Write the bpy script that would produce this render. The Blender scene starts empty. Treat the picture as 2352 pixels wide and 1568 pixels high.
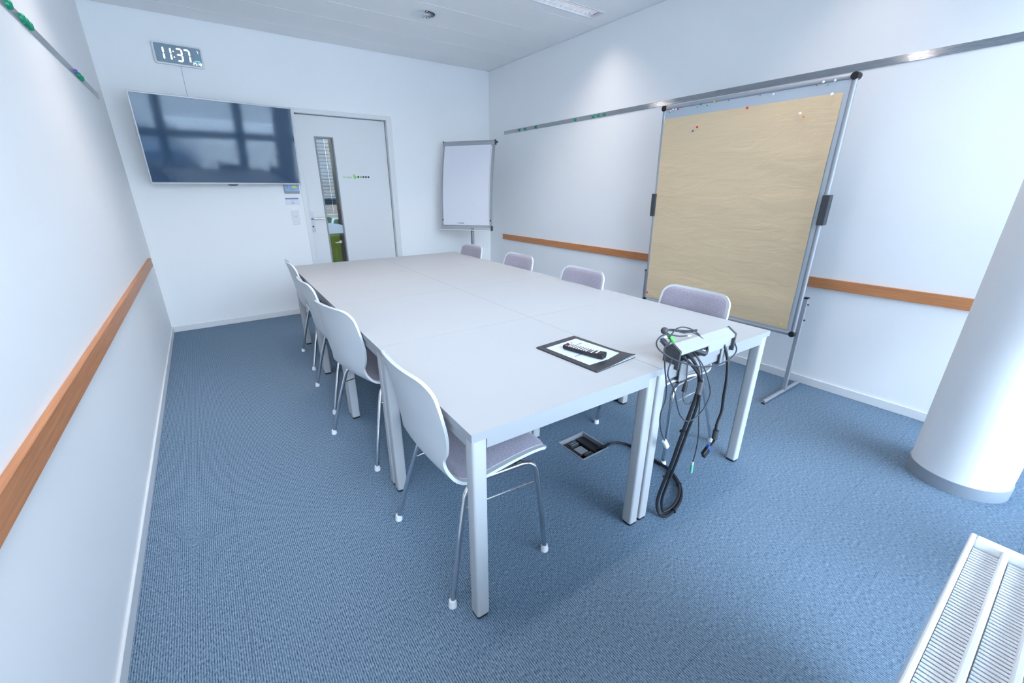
import bpy, bmesh, math, random
from mathutils import Vector, Matrix, noise
random.seed(7)
S = bpy.context.scene
C = S.collection
PI = math.pi

# ---------------------------------------------------------------- camera, world, light, exposure
cam_d = bpy.data.cameras.new('camera')
cam = bpy.data.objects.new('camera', cam_d); C.objects.link(cam)
Rv = Vector((0.82161, -0.57004, -0.00335)); Uv = Vector((0.20333, 0.28757, 0.93593)); Fv = Uv.cross(Rv)
M = Matrix.Identity(4)
for i in range(3):
    M[i][0] = Rv[i]; M[i][1] = Uv[i]; M[i][2] = -Fv[i]
M[0][3], M[1][3], M[2][3] = -0.47919, -0.82987, 1.33707
cam.matrix_world = M
cam_d.sensor_width = 36; cam_d.lens = 950.81 / 2352 * 36
cam_d.shift_x = (1176 - 1148.74) / 2352; cam_d.shift_y = (793.35 - 784) / 2352
cam_d.clip_start = 0.02
S.camera = cam

XL, XR, YB, YF, HC, TH = -0.937, 2.909, 4.304, -1.15, 2.741, 0.718

w = bpy.data.worlds.new('world'); S.world = w; w.use_nodes = True
nt = w.node_tree; bg = nt.nodes['Background']
tc = nt.nodes.new('ShaderNodeTexCoord'); sp = nt.nodes.new('ShaderNodeSeparateXYZ'); cr = nt.nodes.new('ShaderNodeValToRGB')
nt.links.new(tc.outputs['Generated'], sp.inputs[0]); nt.links.new(sp.outputs['Z'], cr.inputs[0])
nt.links.new(cr.outputs[0], bg.inputs[0])
cr.color_ramp.elements[0].position = 0.0; cr.color_ramp.elements[0].color = (0.55, 0.565, 0.565, 1)
cr.color_ramp.elements[1].position = 0.6; cr.color_ramp.elements[1].color = (1.22, 1.58, 2.02, 1)
bg.inputs[1].default_value = 11.5

LAMP_W = 6.7
LAMP_COL = (1.0, 0.88, 0.82)
S.view_settings.view_transform = 'Standard'
S.view_settings.look = 'None'
S.view_settings.gamma = 1.0
S.view_settings.use_curve_mapping = False
S.view_settings.exposure = 0.06

pl = bpy.data.lights.new('window_portal', 'AREA'); pl.shape = 'RECTANGLE'; pl.size = 3.84; pl.size_y = 2.74
po = bpy.data.objects.new('window_portal', pl); C.objects.link(po)
po.location = ((XL + XR) / 2, YF - 0.12, HC / 2); po.rotation_euler = (PI / 2, 0, 0)
pl.cycles.is_portal = True

# ---------------------------------------------------------------- materials
def srgb(r, g, b):
    f = lambda c: (c / 255 / 12.92) if c / 255 <= 0.04045 else ((c / 255 + 0.055) / 1.055) ** 2.4
    return (f(r), f(g), f(b), 1)
MATS = {}
def mat(name, col, rough=0.5, metal=0.0, spec=0.5, noise_amt=0.0, nscale=60, bump=0.0, bscale=200, emit=None, estr=0, coat=0, stretch=None, anis=0):
    m = bpy.data.materials.new(name); m.use_nodes = True; n = m.node_tree; b = n.nodes['Principled BSDF']
    if len(col) == 3: col = (*col, 1)
    b.inputs['Base Color'].default_value = col; b.inputs['Roughness'].default_value = rough; b.inputs['Metallic'].default_value = metal
    b.inputs['Specular IOR Level'].default_value = spec
    if coat: b.inputs['Coat Weight'].default_value = coat
    if anis: b.inputs['Anisotropic'].default_value = anis
    if emit: b.inputs['Emission Color'].default_value = (*emit, 1); b.inputs['Emission Strength'].default_value = estr
    if noise_amt or bump:
        g = n.nodes.new('ShaderNodeTexCoord'); mp = n.nodes.new('ShaderNodeMapping'); n.links.new(g.outputs['Object'], mp.inputs[0])
        if stretch: mp.inputs['Scale'].default_value = stretch
    if noise_amt:
        t = n.nodes.new('ShaderNodeTexNoise'); t.inputs['Scale'].default_value = nscale; t.inputs['Detail'].default_value = 4
        n.links.new(mp.outputs[0], t.inputs[0])
        mr = n.nodes.new('ShaderNodeMix'); mr.data_type = 'RGBA'
        k = 1 - noise_amt; mr.inputs['A'].default_value = (col[0] * k, col[1] * k, col[2] * k, 1)
        k = 1 + noise_amt; mr.inputs['B'].default_value = (min(1, col[0] * k), min(1, col[1] * k), min(1, col[2] * k), 1)
        n.links.new(t.outputs['Fac'], mr.inputs['Factor']); n.links.new(mr.outputs['Result'], b.inputs['Base Color'])
    if bump:
        t = n.nodes.new('ShaderNodeTexNoise'); t.inputs['Scale'].default_value = bscale; t.inputs['Detail'].default_value = 5
        n.links.new(mp.outputs[0], t.inputs[0])
        bp = n.nodes.new('ShaderNodeBump'); bp.inputs['Strength'].default_value = bump; bp.inputs['Distance'].default_value = 0.01
        n.links.new(t.outputs['Fac'], bp.inputs['Height']); n.links.new(bp.outputs[0], b.inputs['Normal'])
    MATS[name] = m
    return m

wall_m = mat('wall_paint', (0.925, 0.93, 0.935), 0.75, noise_amt=0.012, nscale=3, bump=0.03, bscale=90)
ceil_m = mat('ceiling_metal', (0.92, 0.92, 0.915), 0.6, noise_amt=0.015, nscale=4)
joint_m = mat('ceiling_joint', (0.92, 0.95, 0.96), 0.5)
trim_m = mat('white_trim', (0.78, 0.79, 0.80), 0.45)
slab_m = mat('plenum', (0.12, 0.12, 0.13), 0.9)
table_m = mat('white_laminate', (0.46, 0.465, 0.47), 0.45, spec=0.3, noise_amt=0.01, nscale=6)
shaded_edge_m = mat('shaded_white_edge', (0.315, 0.335, 0.36), 0.45, spec=0.25)  # white with shade put into the colour, greyer and bluer than the laminate
steel_w = mat('white_powder_steel', (0.44, 0.455, 0.475), 0.45, spec=0.25, noise_amt=0.01, nscale=30)
black_m = mat('black_plastic', (0.012, 0.013, 0.016), 0.45, noise_amt=0.1)
dark_m = mat('dark_grey_plastic', (0.055, 0.06, 0.07), 0.5, noise_amt=0.1)
shell_m = mat('light_grey_polypropylene', (0.57, 0.595, 0.62), 0.42, noise_amt=0.012, nscale=8, bump=0.02, bscale=500)
chrome_m = mat('chrome', (0.72, 0.73, 0.75), 0.12, 1.0, noise_amt=0.01)
glide_m = mat('white_glide', (0.82, 0.83, 0.85), 0.4, noise_amt=0.01)
alu_m = mat('anodised_aluminium', (0.42, 0.44, 0.48), 0.42, 0.45, noise_amt=0.02, nscale=20)
rail_m = mat('brushed_steel', (0.52, 0.54, 0.56), 0.17, 0.95, noise_amt=0.01, nscale=3, stretch=(1, 1.2, 300), bump=0.5, bscale=4)
felt_m = mat('grey_felt', (0.50, 0.56, 0.62), 0.9, noise_amt=0.06, nscale=160, bump=0.15, bscale=350)
paper_m = mat('white_paper', (0.80, 0.80, 0.86), 0.7, noise_amt=0.008, nscale=10)
col_m = mat('column_paint', (0.91, 0.912, 0.915), 0.65, noise_amt=0.01, nscale=5)
colb_m = mat('column_plinth', (0.36, 0.40, 0.45), 0.5, 0.3, noise_amt=0.02)
rad_m = mat('radiator_enamel', (0.86, 0.87, 0.88), 0.3, noise_amt=0.008)
green_m = mat('green_magnet', (0.0, 0.30, 0.16), 0.25, noise_amt=0.05)
violet_m = mat('violet_magnet', (0.10, 0.12, 0.45), 0.3, noise_amt=0.05)
tvb_m = mat('silver_bezel', (0.45, 0.47, 0.50), 0.35, 0.2, noise_amt=0.01)
tvs_m = mat('tv_screen', (0.042, 0.085, 0.150), 0.06, 0, 0.5, noise_amt=0.1)
clk_m = mat('clock_glass', (0.26, 0.35, 0.42), 0.12, 0.2, 0.9, noise_amt=0.06, nscale=25)
led_m = mat('lit_digit', (0.9, 0.95, 1.0), 0.5, emit=(0.95, 0.98, 1.0), estr=1.6, noise_amt=0.0)
teal_m = mat('lit_teal', (0.1, 0.7, 0.7), 0.5, emit=(0.15, 0.75, 0.75), estr=0.7)
redl_m = mat('standby_red', (0.8, 0.05, 0.1), 0.5, emit=(0.9, 0.1, 0.2), estr=0.8)
lime_m = mat('lime_print', srgb(120, 200, 60), 0.6)
lime2_m = mat('pale_lime_print', srgb(150, 205, 140), 0.6)
ink_m = mat('slate_print', srgb(70, 75, 100), 0.6)
grey_ink = mat('grey_print', srgb(150, 155, 170), 0.7)
hdr_m = mat('blue_print', srgb(110, 140, 180), 0.6, noise_amt=0.15, nscale=60)
map_m = mat('map_print', srgb(150, 180, 215), 0.5, noise_amt=0.5, nscale=70)
yel_m = mat('yellow_note', srgb(215, 220, 110), 0.6)
key_m = mat('key_white', (0.75, 0.75, 0.8), 0.5)
keyr_m = mat('key_red', (0.65, 0.06, 0.12), 0.5)
keyg_m = mat('key_green', (0.1, 0.5, 0.4), 0.5)
fold_m = mat('black_folder', (0.035, 0.036, 0.042), 0.35, noise_amt=0.08)
sheet_m = mat('sheet', (0.66, 0.74, 0.86), 0.4, noise_amt=0.02, nscale=40)
plugg_m = mat('bright_green_plug', (0.10, 0.62, 0.10), 0.4, noise_amt=0.03)
mint_m = mat('mint_plug', (0.18, 0.60, 0.42), 0.4, noise_amt=0.03)
clearp_m = mat('clear_plug', (0.72, 0.76, 0.82), 0.2, noise_amt=0.08)
blue_m = mat('blue_plug', (0.03, 0.08, 0.35), 0.4, noise_amt=0.03)
cable_m = mat('black_cable', (0.015, 0.017, 0.022), 0.42, noise_amt=0.1)
gcable_m = mat('thin_grey_cable', (0.035, 0.04, 0.055), 0.45, noise_amt=0.1)
cordw_m = mat('wall_cord', (0.55, 0.62, 0.70), 0.6)
reflector_m = mat('lamp_reflector', (0.85, 0.88, 0.92), 0.25, 0.3)
tube_m = mat('lamp_tube', (0.9, 0.9, 0.9), 0.5, emit=LAMP_COL, estr=3.0)
PIN = {k: mat('pin_' + k, v, 0.3, noise_amt=0.03) for k, v in dict(red=(0.75, 0.03, 0.05), orange=(0.85, 0.25, 0.03), white=(0.85, 0.85, 0.9), green=(0.0, 0.28, 0.24), yellow=(0.75, 0.62, 0.06), blue=(0.05, 0.13, 0.45), black=(0.02, 0.02, 0.03), brown=(0.3, 0.08, 0.06), pale_yellow=(0.78, 0.70, 0.40)).items()}
needle_m = mat('needle', (0.5, 0.48, 0.45), 0.3, 1.0, noise_amt=0.02)
olive_m = mat('corridor_olive', srgb(128, 130, 124), 0.8, noise_amt=0.03)
dkblue_m = mat('dark_window', srgb(52, 78, 104), 0.5, noise_amt=0.2, nscale=5)
slat_m = mat('blind_slat', srgb(92, 138, 178), 0.4, noise_amt=0.05)
xslat_m = mat('outside_slat', (0.55, 0.62, 0.70), 0.45, noise_amt=0.05)
frame_m = mat('facade_frame', (0.16, 0.16, 0.17), 0.5, noise_amt=0.04)
cabl_m = mat('mint_panel', srgb(140, 200, 165), 0.35, noise_amt=0.04, nscale=4)
cabo_m = mat('olive_panel', srgb(150, 170, 75), 0.35, noise_amt=0.06, nscale=4)
frost_m = mat('frosted_film', (0.55, 0.66, 0.74), 0.7)
ground_m = mat('outdoor_ground', (0.46, 0.47, 0.47), 0.9, noise_amt=0.3, nscale=1)
cladding_m = mat('outdoor_cladding', (0.8, 0.82, 0.84), 0.6)
tag_o = mat('orange_tag', srgb(215, 150, 100), 0.6)

def wood_mat(name, axis_scale, c1, c2):
    m = bpy.data.materials.new(name); m.use_nodes = True; n = m.node_tree; b = n.nodes['Principled BSDF']
    g = n.nodes.new('ShaderNodeTexCoord'); mp = n.nodes.new('ShaderNodeMapping'); mp.inputs['Scale'].default_value = axis_scale
    n.links.new(g.outputs['Object'], mp.inputs[0])
    t = n.nodes.new('ShaderNodeTexNoise'); t.inputs['Scale'].default_value = 5; t.inputs['Detail'].default_value = 8; t.inputs['Roughness'].default_value = 0.65
    n.links.new(mp.outputs[0], t.inputs[0])
    r = n.nodes.new('ShaderNodeValToRGB'); r.color_ramp.elements[0].position = 0.32; r.color_ramp.elements[1].position = 0.68
    r.color_ramp.elements[0].color = c1; r.color_ramp.elements[1].color = c2
    n.links.new(t.outputs['Fac'], r.inputs[0]); n.links.new(r.outputs[0], b.inputs['Base Color']); b.inputs['Roughness'].default_value = 0.42
    MATS[name] = m; return m
wood_m = wood_mat('beech_rail', (30, 0.8, 30), (0.50, 0.19, 0.072, 1), (0.68, 0.285, 0.115, 1))
wood2_m = wood_mat('beech_frame', (30, 30, 0.8), (0.30, 0.13, 0.06, 1), (0.45, 0.21, 0.10, 1))

def carpet_mat():
    m = bpy.data.materials.new('ribbed_carpet'); m.use_nodes = True; n = m.node_tree; b = n.nodes['Principled BSDF']
    g = n.nodes.new('ShaderNodeNewGeometry')
    wv = n.nodes.new('ShaderNodeTexWave'); wv.bands_direction = 'X'; wv.inputs['Scale'].default_value = 46; wv.inputs['Distortion'].default_value = 0.6
    wv.inputs['Detail'].default_value = 1; wv.inputs['Detail Scale'].default_value = 4
    n.links.new(g.outputs['Position'], wv.inputs[0])
    mp = n.nodes.new('ShaderNodeMapping'); mp.inputs['Scale'].default_value = (1, 0.35, 1); n.links.new(g.outputs['Position'], mp.inputs[0])
    t = n.nodes.new('ShaderNodeTexNoise'); t.inputs['Scale'].default_value = 260; t.inputs['Detail'].default_value = 3; n.links.new(mp.outputs[0], t.inputs[0])
    t2 = n.nodes.new('ShaderNodeTexNoise'); t2.inputs['Scale'].default_value = 2.0; t2.inputs['Detail'].default_value = 3; n.links.new(g.outputs['Position'], t2.inputs[0])
    ad = n.nodes.new('ShaderNodeMath'); ad.operation = 'MULTIPLY_ADD'; ad.inputs[1].default_value = 0.40; n.links.new(wv.outputs['Fac'], ad.inputs[0])
    sc = n.nodes.new('ShaderNodeMath'); sc.operation = 'MULTIPLY_ADD'; sc.inputs[1].default_value = 1.25; sc.inputs[2].default_value = -0.34
    n.links.new(t.outputs['Fac'], sc.inputs[0]); n.links.new(sc.outputs[0], ad.inputs[2])
    r = n.nodes.new('ShaderNodeValToRGB'); r.color_ramp.elements[0].position = 0.15; r.color_ramp.elements[1].position = 0.85
    r.color_ramp.elements[0].color = (0.052, 0.088, 0.128, 1); r.color_ramp.elements[1].color = (0.285, 0.395, 0.52, 1)
    n.links.new(ad.outputs[0], r.inputs[0])
    mx = n.nodes.new('ShaderNodeMix'); mx.data_type = 'RGBA'; mx.blend_type = 'MULTIPLY'; mx.inputs['Factor'].default_value = 0.25
    n.links.new(r.outputs[0], mx.inputs['A']); n.links.new(t2.outputs['Color'], mx.inputs['B'])
    mx.inputs['Factor'].default_value = 0.0
    n.links.new(mx.outputs['Result'], b.inputs['Base Color']); b.inputs['Roughness'].default_value = 0.95; b.inputs['Specular IOR Level'].default_value = 0.1
    bp = n.nodes.new('ShaderNodeBump'); bp.inputs['Strength'].default_value = 0.3; bp.inputs['Distance'].default_value = 0.003
    n.links.new(ad.outputs[0], bp.inputs['Height']); n.links.new(bp.outputs[0], b.inputs['Normal'])
    return m
carpet_m = carpet_mat()
seam_m = mat('carpet_backing', (0.05, 0.06, 0.075), 0.95, noise_amt=0.1)

def fabric_mat():
    m = bpy.data.materials.new('lilac_upholstery'); m.use_nodes = True; n = m.node_tree; b = n.nodes['Principled BSDF']
    g = n.nodes.new('ShaderNodeTexCoord'); t = n.nodes.new('ShaderNodeTexNoise'); t.inputs['Scale'].default_value = 330; t.inputs['Detail'].default_value = 2
    n.links.new(g.outputs['Object'], t.inputs[0])
    r = n.nodes.new('ShaderNodeValToRGB'); r.color_ramp.elements[0].position = 0.3; r.color_ramp.elements[1].position = 0.7
    r.color_ramp.elements[0].color = (0.25, 0.235, 0.29, 1); r.color_ramp.elements[1].color = (0.44, 0.395, 0.465, 1)
    n.links.new(t.outputs['Fac'], r.inputs[0]); n.links.new(r.outputs[0], b.inputs['Base Color']); b.inputs['Roughness'].default_value = 0.95
    b.inputs['Sheen Weight'].default_value = 0.25; b.inputs['Specular IOR Level'].default_value = 0.15
    bp = n.nodes.new('ShaderNodeBump'); bp.inputs['Strength'].default_value = 0.25; bp.inputs['Distance'].default_value = 0.003
    n.links.new(t.outputs['Fac'], bp.inputs['Height']); n.links.new(bp.outputs[0], b.inputs['Normal'])
    return m
fabric_m = fabric_mat()

def kraft_mat():
    m = bpy.data.materials.new('kraft_paper'); m.use_nodes = True; n = m.node_tree; b = n.nodes['Principled BSDF']
    g = n.nodes.new('ShaderNodeTexCoord'); mp = n.nodes.new('ShaderNodeMapping'); mp.inputs['Scale'].default_value = (1, 0.45, 1.5); n.links.new(g.outputs['Object'], mp.inputs[0])
    t = n.nodes.new('ShaderNodeTexNoise'); t.inputs['Scale'].default_value = 9; t.inputs['Detail'].default_value = 6; t.inputs['Distortion'].default_value = 0.8
    n.links.new(mp.outputs[0], t.inputs[0])
    mp2 = n.nodes.new('ShaderNodeMapping'); mp2.inputs['Scale'].default_value = (1, 0.1, 3); n.links.new(g.outputs['Object'], mp2.inputs[0])
    t2 = n.nodes.new('ShaderNodeTexNoise'); t2.inputs['Scale'].default_value = 60; t2.inputs['Detail'].default_value = 3; n.links.new(mp2.outputs[0], t2.inputs[0])
    r = n.nodes.new('ShaderNodeValToRGB'); r.color_ramp.elements[0].position = 0.3; r.color_ramp.elements[1].position = 0.7
    r.color_ramp.elements[0].color = (0.76, 0.575, 0.365, 1); r.color_ramp.elements[1].color = (0.80, 0.61, 0.39, 1)
    n.links.new(t2.outputs['Fac'], r.inputs[0]); n.links.new(r.outputs[0], b.inputs['Base Color']); b.inputs['Roughness'].default_value = 0.6
    b.inputs['Specular IOR Level'].default_value = 0.3
    bp = n.nodes.new('ShaderNodeBump'); bp.inputs['Strength'].default_value = 0.28; bp.inputs['Distance'].default_value = 0.02
    n.links.new(t.outputs['Fac'], bp.inputs['Height']); n.links.new(bp.outputs[0], b.inputs['Normal'])
    return m
kraft_m = kraft_mat()

def glass_mat():
    m = bpy.data.materials.new('window_glass'); m.use_nodes = True; n = m.node_tree
    for x in list(n.nodes): n.nodes.remove(x)
    o = n.nodes.new('ShaderNodeOutputMaterial'); a = n.nodes.new('ShaderNodeBsdfTransparent'); a.inputs[0].default_value = (0.95, 0.97, 0.98, 1)
    g = n.nodes.new('ShaderNodeBsdfGlossy'); g.inputs['Roughness'].default_value = 0.02; f = n.nodes.new('ShaderNodeFresnel'); f.inputs[0].default_value = 1.45
    x = n.nodes.new('ShaderNodeMixShader'); n.links.new(f.outputs[0], x.inputs[0]); n.links.new(a.outputs[0], x.inputs[1]); n.links.new(g.outputs[0], x.inputs[2])
    n.links.new(x.outputs[0], o.inputs[0]); return m
glass_m = glass_mat()

# ---------------------------------------------------------------- mesh helpers
def nbm(): return bmesh.new()
def obj(name, bm, m, parent=None, smooth=False, loc=None):
    me = bpy.data.meshes.new(name); bmesh.ops.recalc_face_normals(bm, faces=bm.faces); bm.to_mesh(me); bm.free()
    if smooth:
        for p in me.polygons: p.use_smooth = True
        try: me.set_sharp_from_angle(angle=math.radians(38))
        except Exception: pass
    me.materials.append(m)
    o = bpy.data.objects.new(name, me); C.objects.link(o)
    if parent: o.parent = parent
    if loc: o.location = loc
    return o
def tag(o, label, cat, group=None):
    o['label'] = label; o['category'] = cat
    if group: o['group'] = group
    return o
def thing(name, label, cat, loc=(0, 0, 0), rz=0, group=None):
    o = bpy.data.objects.new(name, None); C.objects.link(o); o.location = loc; o.rotation_euler = (0, 0, rz); o.empty_display_size = 0.1
    return tag(o, label, cat, group)
def struct(o): o['kind'] = 'structure'; return o
def box(bm, x0, x1, y0, y1, z0, z1, bev=0.0, seg=2):
    v = [bm.verts.new((x, y, z)) for x in (x0, x1) for y in (y0, y1) for z in (z0, z1)]
    F = [(0, 1, 3, 2), (4, 6, 7, 5), (0, 4, 5, 1), (2, 3, 7, 6), (0, 2, 6, 4), (1, 5, 7, 3)]
    fs = [bm.faces.new([v[i] for i in f]) for f in F]
    if bev:
        es = list({e for f in fs for e in f.edges}); bmesh.ops.bevel(bm, geom=es, offset=bev, segments=seg, affect='EDGES', profile=0.5)
def catmull(P, n=8):
    P = [Vector(p) for p in P]; out = []
    for i in range(len(P) - 1):
        a = P[max(i - 1, 0)]; b = P[i]; c = P[i + 1]; d = P[min(i + 2, len(P) - 1)]
        for k in range(n):
            t = k / n
            out.append(0.5 * ((2 * b) + (c - a) * t + (2 * a - 5 * b + 4 * c - d) * t * t + (3 * b - a - 3 * c + d) * t ** 3))
    out.append(P[-1]); return out
def tube(bm, pts, r, n=10, caps=True):
    pts = [Vector(p) for p in pts]; rings = []
    t0 = (pts[1] - pts[0]).normalized(); ref = Vector((0, 0, 1)) if abs(t0.z) < 0.9 else Vector((1, 0, 0))
    nrm = t0.cross(ref).normalized()
    for i, p in enumerate(pts):
        t = (pts[min(i + 1, len(pts) - 1)] - pts[max(i - 1, 0)]).normalized()
        nrm = (nrm - t * nrm.dot(t)).normalized(); b = t.cross(nrm)
        rr = r[i] if isinstance(r, (list, tuple)) else r
        rings.append([bm.verts.new(p + (nrm * math.cos(2 * PI * k / n) + b * math.sin(2 * PI * k / n)) * rr) for k in range(n)])
    for a, b in zip(rings, rings[1:]):
        for k in range(n): bm.faces.new((a[k], a[(k + 1) % n], b[(k + 1) % n], b[k]))
    if caps: bm.faces.new(rings[0][::-1]); bm.faces.new(rings[-1])
def lathe(bm, prof, n=24, M4=None):
    rings = []
    for r, z in prof:
        if r < 1e-6: rings.append([bm.verts.new((0, 0, z))])
        else: rings.append([bm.verts.new((r * math.cos(2 * PI * k / n), r * math.sin(2 * PI * k / n), z)) for k in range(n)])
    for a, b in zip(rings, rings[1:]):
        for k in range(n):
            q = [a[0]] if len(a) == 1 else [a[k], a[(k + 1) % n]]
            q += [b[0]] if len(b) == 1 else [b[(k + 1) % n], b[k]]
            if len(q) >= 3: bm.faces.new(q)
    if len(rings[0]) > 1: bm.faces.new(rings[0][::-1])
    if len(rings[-1]) > 1: bm.faces.new(rings[-1])
    if M4: bmesh.ops.transform(bm, matrix=M4, verts=[v for R in rings for v in R])
def prism(bm, poly, axis, a, b):
    """extrude a 2D polygon along axis 0/1/2 from a to b; poly gives the other two coordinates in order"""
    def mk(p, t):
        q = list(p); q.insert(axis, t); return bm.verts.new(q)
    A = [mk(p, a) for p in poly]; B = [mk(p, b) for p in poly]
    bm.faces.new(A[::-1]); bm.faces.new(B)
    for i in range(len(poly)):
        j = (i + 1) % len(poly); bm.faces.new((A[i], A[j], B[j], B[i]))
def rrect(x0, x1, y0, y1, r, n=5):
    out = []
    for cx, cy, a0 in ((x1 - r, y1 - r, 0), (x0 + r, y1 - r, 90), (x0 + r, y0 + r, 180), (x1 - r, y0 + r, 270)):
        for k in range(n + 1):
            a = math.radians(a0 + 90 * k / n); out.append((cx + r * math.cos(a), cy + r * math.sin(a)))
    return out
def dirmat(p, d):
    """matrix moving local +z onto direction d, origin to p"""
    q = Vector((0, 0, 1)).rotation_difference(Vector(d).normalized())
    return Matrix.Translation(Vector(p)) @ q.to_matrix().to_4x4()
def dup(root, loc, rz, label, group=None):
    r = root.copy(); C.objects.link(r); r.location = loc; r.rotation_euler = (0, 0, rz); r['label'] = label
    if group: r['group'] = group
    for ch in list(root.children):
        c = ch.copy(); C.objects.link(c); c.parent = r
        for g in list(ch.children):
            d = g.copy(); C.objects.link(d); d.parent = c
    return r

# ================================================================ SETTING
# floor slab with a recess under the service box, carpet tiles as pieces
FBX0, FBX1, FBY0, FBY1 = 0.920, 1.118, 0.428, 0.626     # floor box opening
def ring_faces(bm, X, Y, z, hole):
    g = {}
    for i, x in enumerate(X):
        for j, y in enumerate(Y): g[i, j] = bm.verts.new((x, y, z))
    for i in range(len(X) - 1):
        for j in range(len(Y) - 1):
            if (i, j) != hole: bm.faces.new((g[i, j], g[i + 1, j], g[i + 1, j + 1], g[i, j + 1]))
bm = nbm(); ring_faces(bm, [XL, FBX0, FBX1, XR], [YF, FBY0, FBY1, YB], -0.006, (1, 1))
box(bm, XL, XR, YF, YB, -0.30, -0.20)
floor = struct(obj('floor', bm, seam_m))
tx0, ty0, ts = -0.115 - 1.008, -0.47 - 1.008, 0.504
g = 0.0003
tile_cache = {}
for i in range(9):
    for j in range(13):
        a0 = max(tx0 + i * ts, XL); a1 = min(tx0 + (i + 1) * ts, XR); b0 = max(ty0 + j * ts, YF); b1 = min(ty0 + (j + 1) * ts, YB)
        if a1 - a0 < 0.02 or b1 - b0 < 0.02: continue
        hole = a0 < FBX1 and a1 > FBX0 and b0 < FBY1 and b1 > FBY0
        bm = nbm()
        if not hole: box(bm, a0 + g, a1 - g, b0 + g, b1 - g, -0.006, 0.0)
        else:
            xs = sorted({a0 + g, a1 - g, *[x for x in (FBX0, FBX1) if a0 < x < a1]}); ys = sorted({b0 + g, b1 - g, *[y for y in (FBY0, FBY1) if b0 < y < b1]})
            for x0, x1 in zip(xs, xs[1:]):
                for y0, y1 in zip(ys, ys[1:]):
                    if x0 >= FBX0 - 1e-6 and x1 <= FBX1 + 1e-6 and y0 >= FBY0 - 1e-6 and y1 <= FBY1 + 1e-6: continue
                    box(bm, x0, x1, y0, y1, -0.006, 0.0)
        obj('carpet_tile', bm, carpet_m, floor)

DX0, DX1, DZ = 0.478, 1.535, 2.118      # clear opening in the back wall for the door frame
bm = nbm()
for (x0, x1, z0, z1) in ((XL, DX0, 0, HC + 0.14), (DX1, XR, 0, HC + 0.14), (DX0, DX1, DZ, HC + 0.14)):
    box(bm, x0, x1, YB, YB + 0.12, z0, z1)
struct(obj('wall_back', bm, wall_m))
bm = nbm(); box(bm, XL - 0.12, XL, YF - 0.1, YB + 0.12, -0.05, HC + 0.14); struct(obj('wall_left', bm, wall_m))
bm = nbm(); box(bm, XR, XR + 0.12, YF - 0.1, YB + 0.12, -0.05, HC + 0.14); struct(obj('wall_right', bm, wall_m))
for nm, (x0, x1, y0, y1) in dict(baseboard_left=(XL, XL + 0.010, YF, YB), baseboard_right=(XR - 0.010, XR, YF, YB)).items():
    bm = nbm(); box(bm, x0, x1, y0, y1, 0.0, 0.058, 0.002, 1); struct(obj(nm, bm, trim_m))
bm = nbm(); box(bm, XL + 0.01, DX0 - 0.002, YB - 0.010, YB, 0.0, 0.058, 0.002, 1); box(bm, DX1 + 0.062, XR - 0.01, YB - 0.010, YB, 0.0, 0.058, 0.002, 1)
struct(obj('baseboard_back', bm, trim_m))

# ceiling: plenum slab, joint strips and metal panels
bm = nbm(); box(bm, XL - 0.12, XR + 0.12, YF - 0.1, YB + 0.12, HC + 0.14, HC + 0.24)
ceiling = struct(obj('ceiling', bm, slab_m))
ye = [4.303, 4.03, 3.625, 3.26, 2.86, 2.455, 2.065, 1.66, 1.26, 0.86, 0.46, 0.07, -0.33, -0.73, -1.13]
LY = (2.26, 0.265)                     # lamp rows
LX = ((1.40, 2.70), (-0.735, 0.565))   # lamp x spans
LW = 0.083
VC, VR = (1.443, 3.06), 0.115
for a, b in zip(ye, ye[1:]):
    bm = nbm(); y1, y0 = a - 0.003, b + 0.003; z0, z1 = HC, HC + 0.02
    lamp = [y for y in LY if y0 < y < y1]
    if lamp:
        yl = lamp[0]
        box(bm, XL, XR - 0.018, yl + LW, y1, z0, z1); box(bm, XL, XR - 0.018, y0, yl - LW, z0, z1)
        xs = [XL, LX[1][0], LX[1][1], LX[0][0], LX[0][1], XR - 0.018]
        for x0, x1 in ((xs[0], xs[1]), (xs[2], xs[3]), (xs[4], xs[5])): box(bm, x0, x1, yl - LW, yl + LW, z0, z1)
    else: box(bm, XL, XR - 0.018, y0, y1, z0, z1)
    obj('ceiling_panel', bm, ceil_m, ceiling)
for b in ye[1:-1]:
    bm = nbm(); box(bm, XL, XR - 0.018, b - 0.0036, b + 0.0036, HC - 0.0012, HC + 0.018); obj('panel_joint', bm, joint_m, ceiling)
bm = nbm(); box(bm, XR - 0.018, XR, YF, YB, HC - 0.004, HC + 0.0); box(bm, XR - 0.018, XR - 0.015, YF, YB, HC, HC + 0.02)
struct(obj('trim_1', bm, trim_m))

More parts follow.
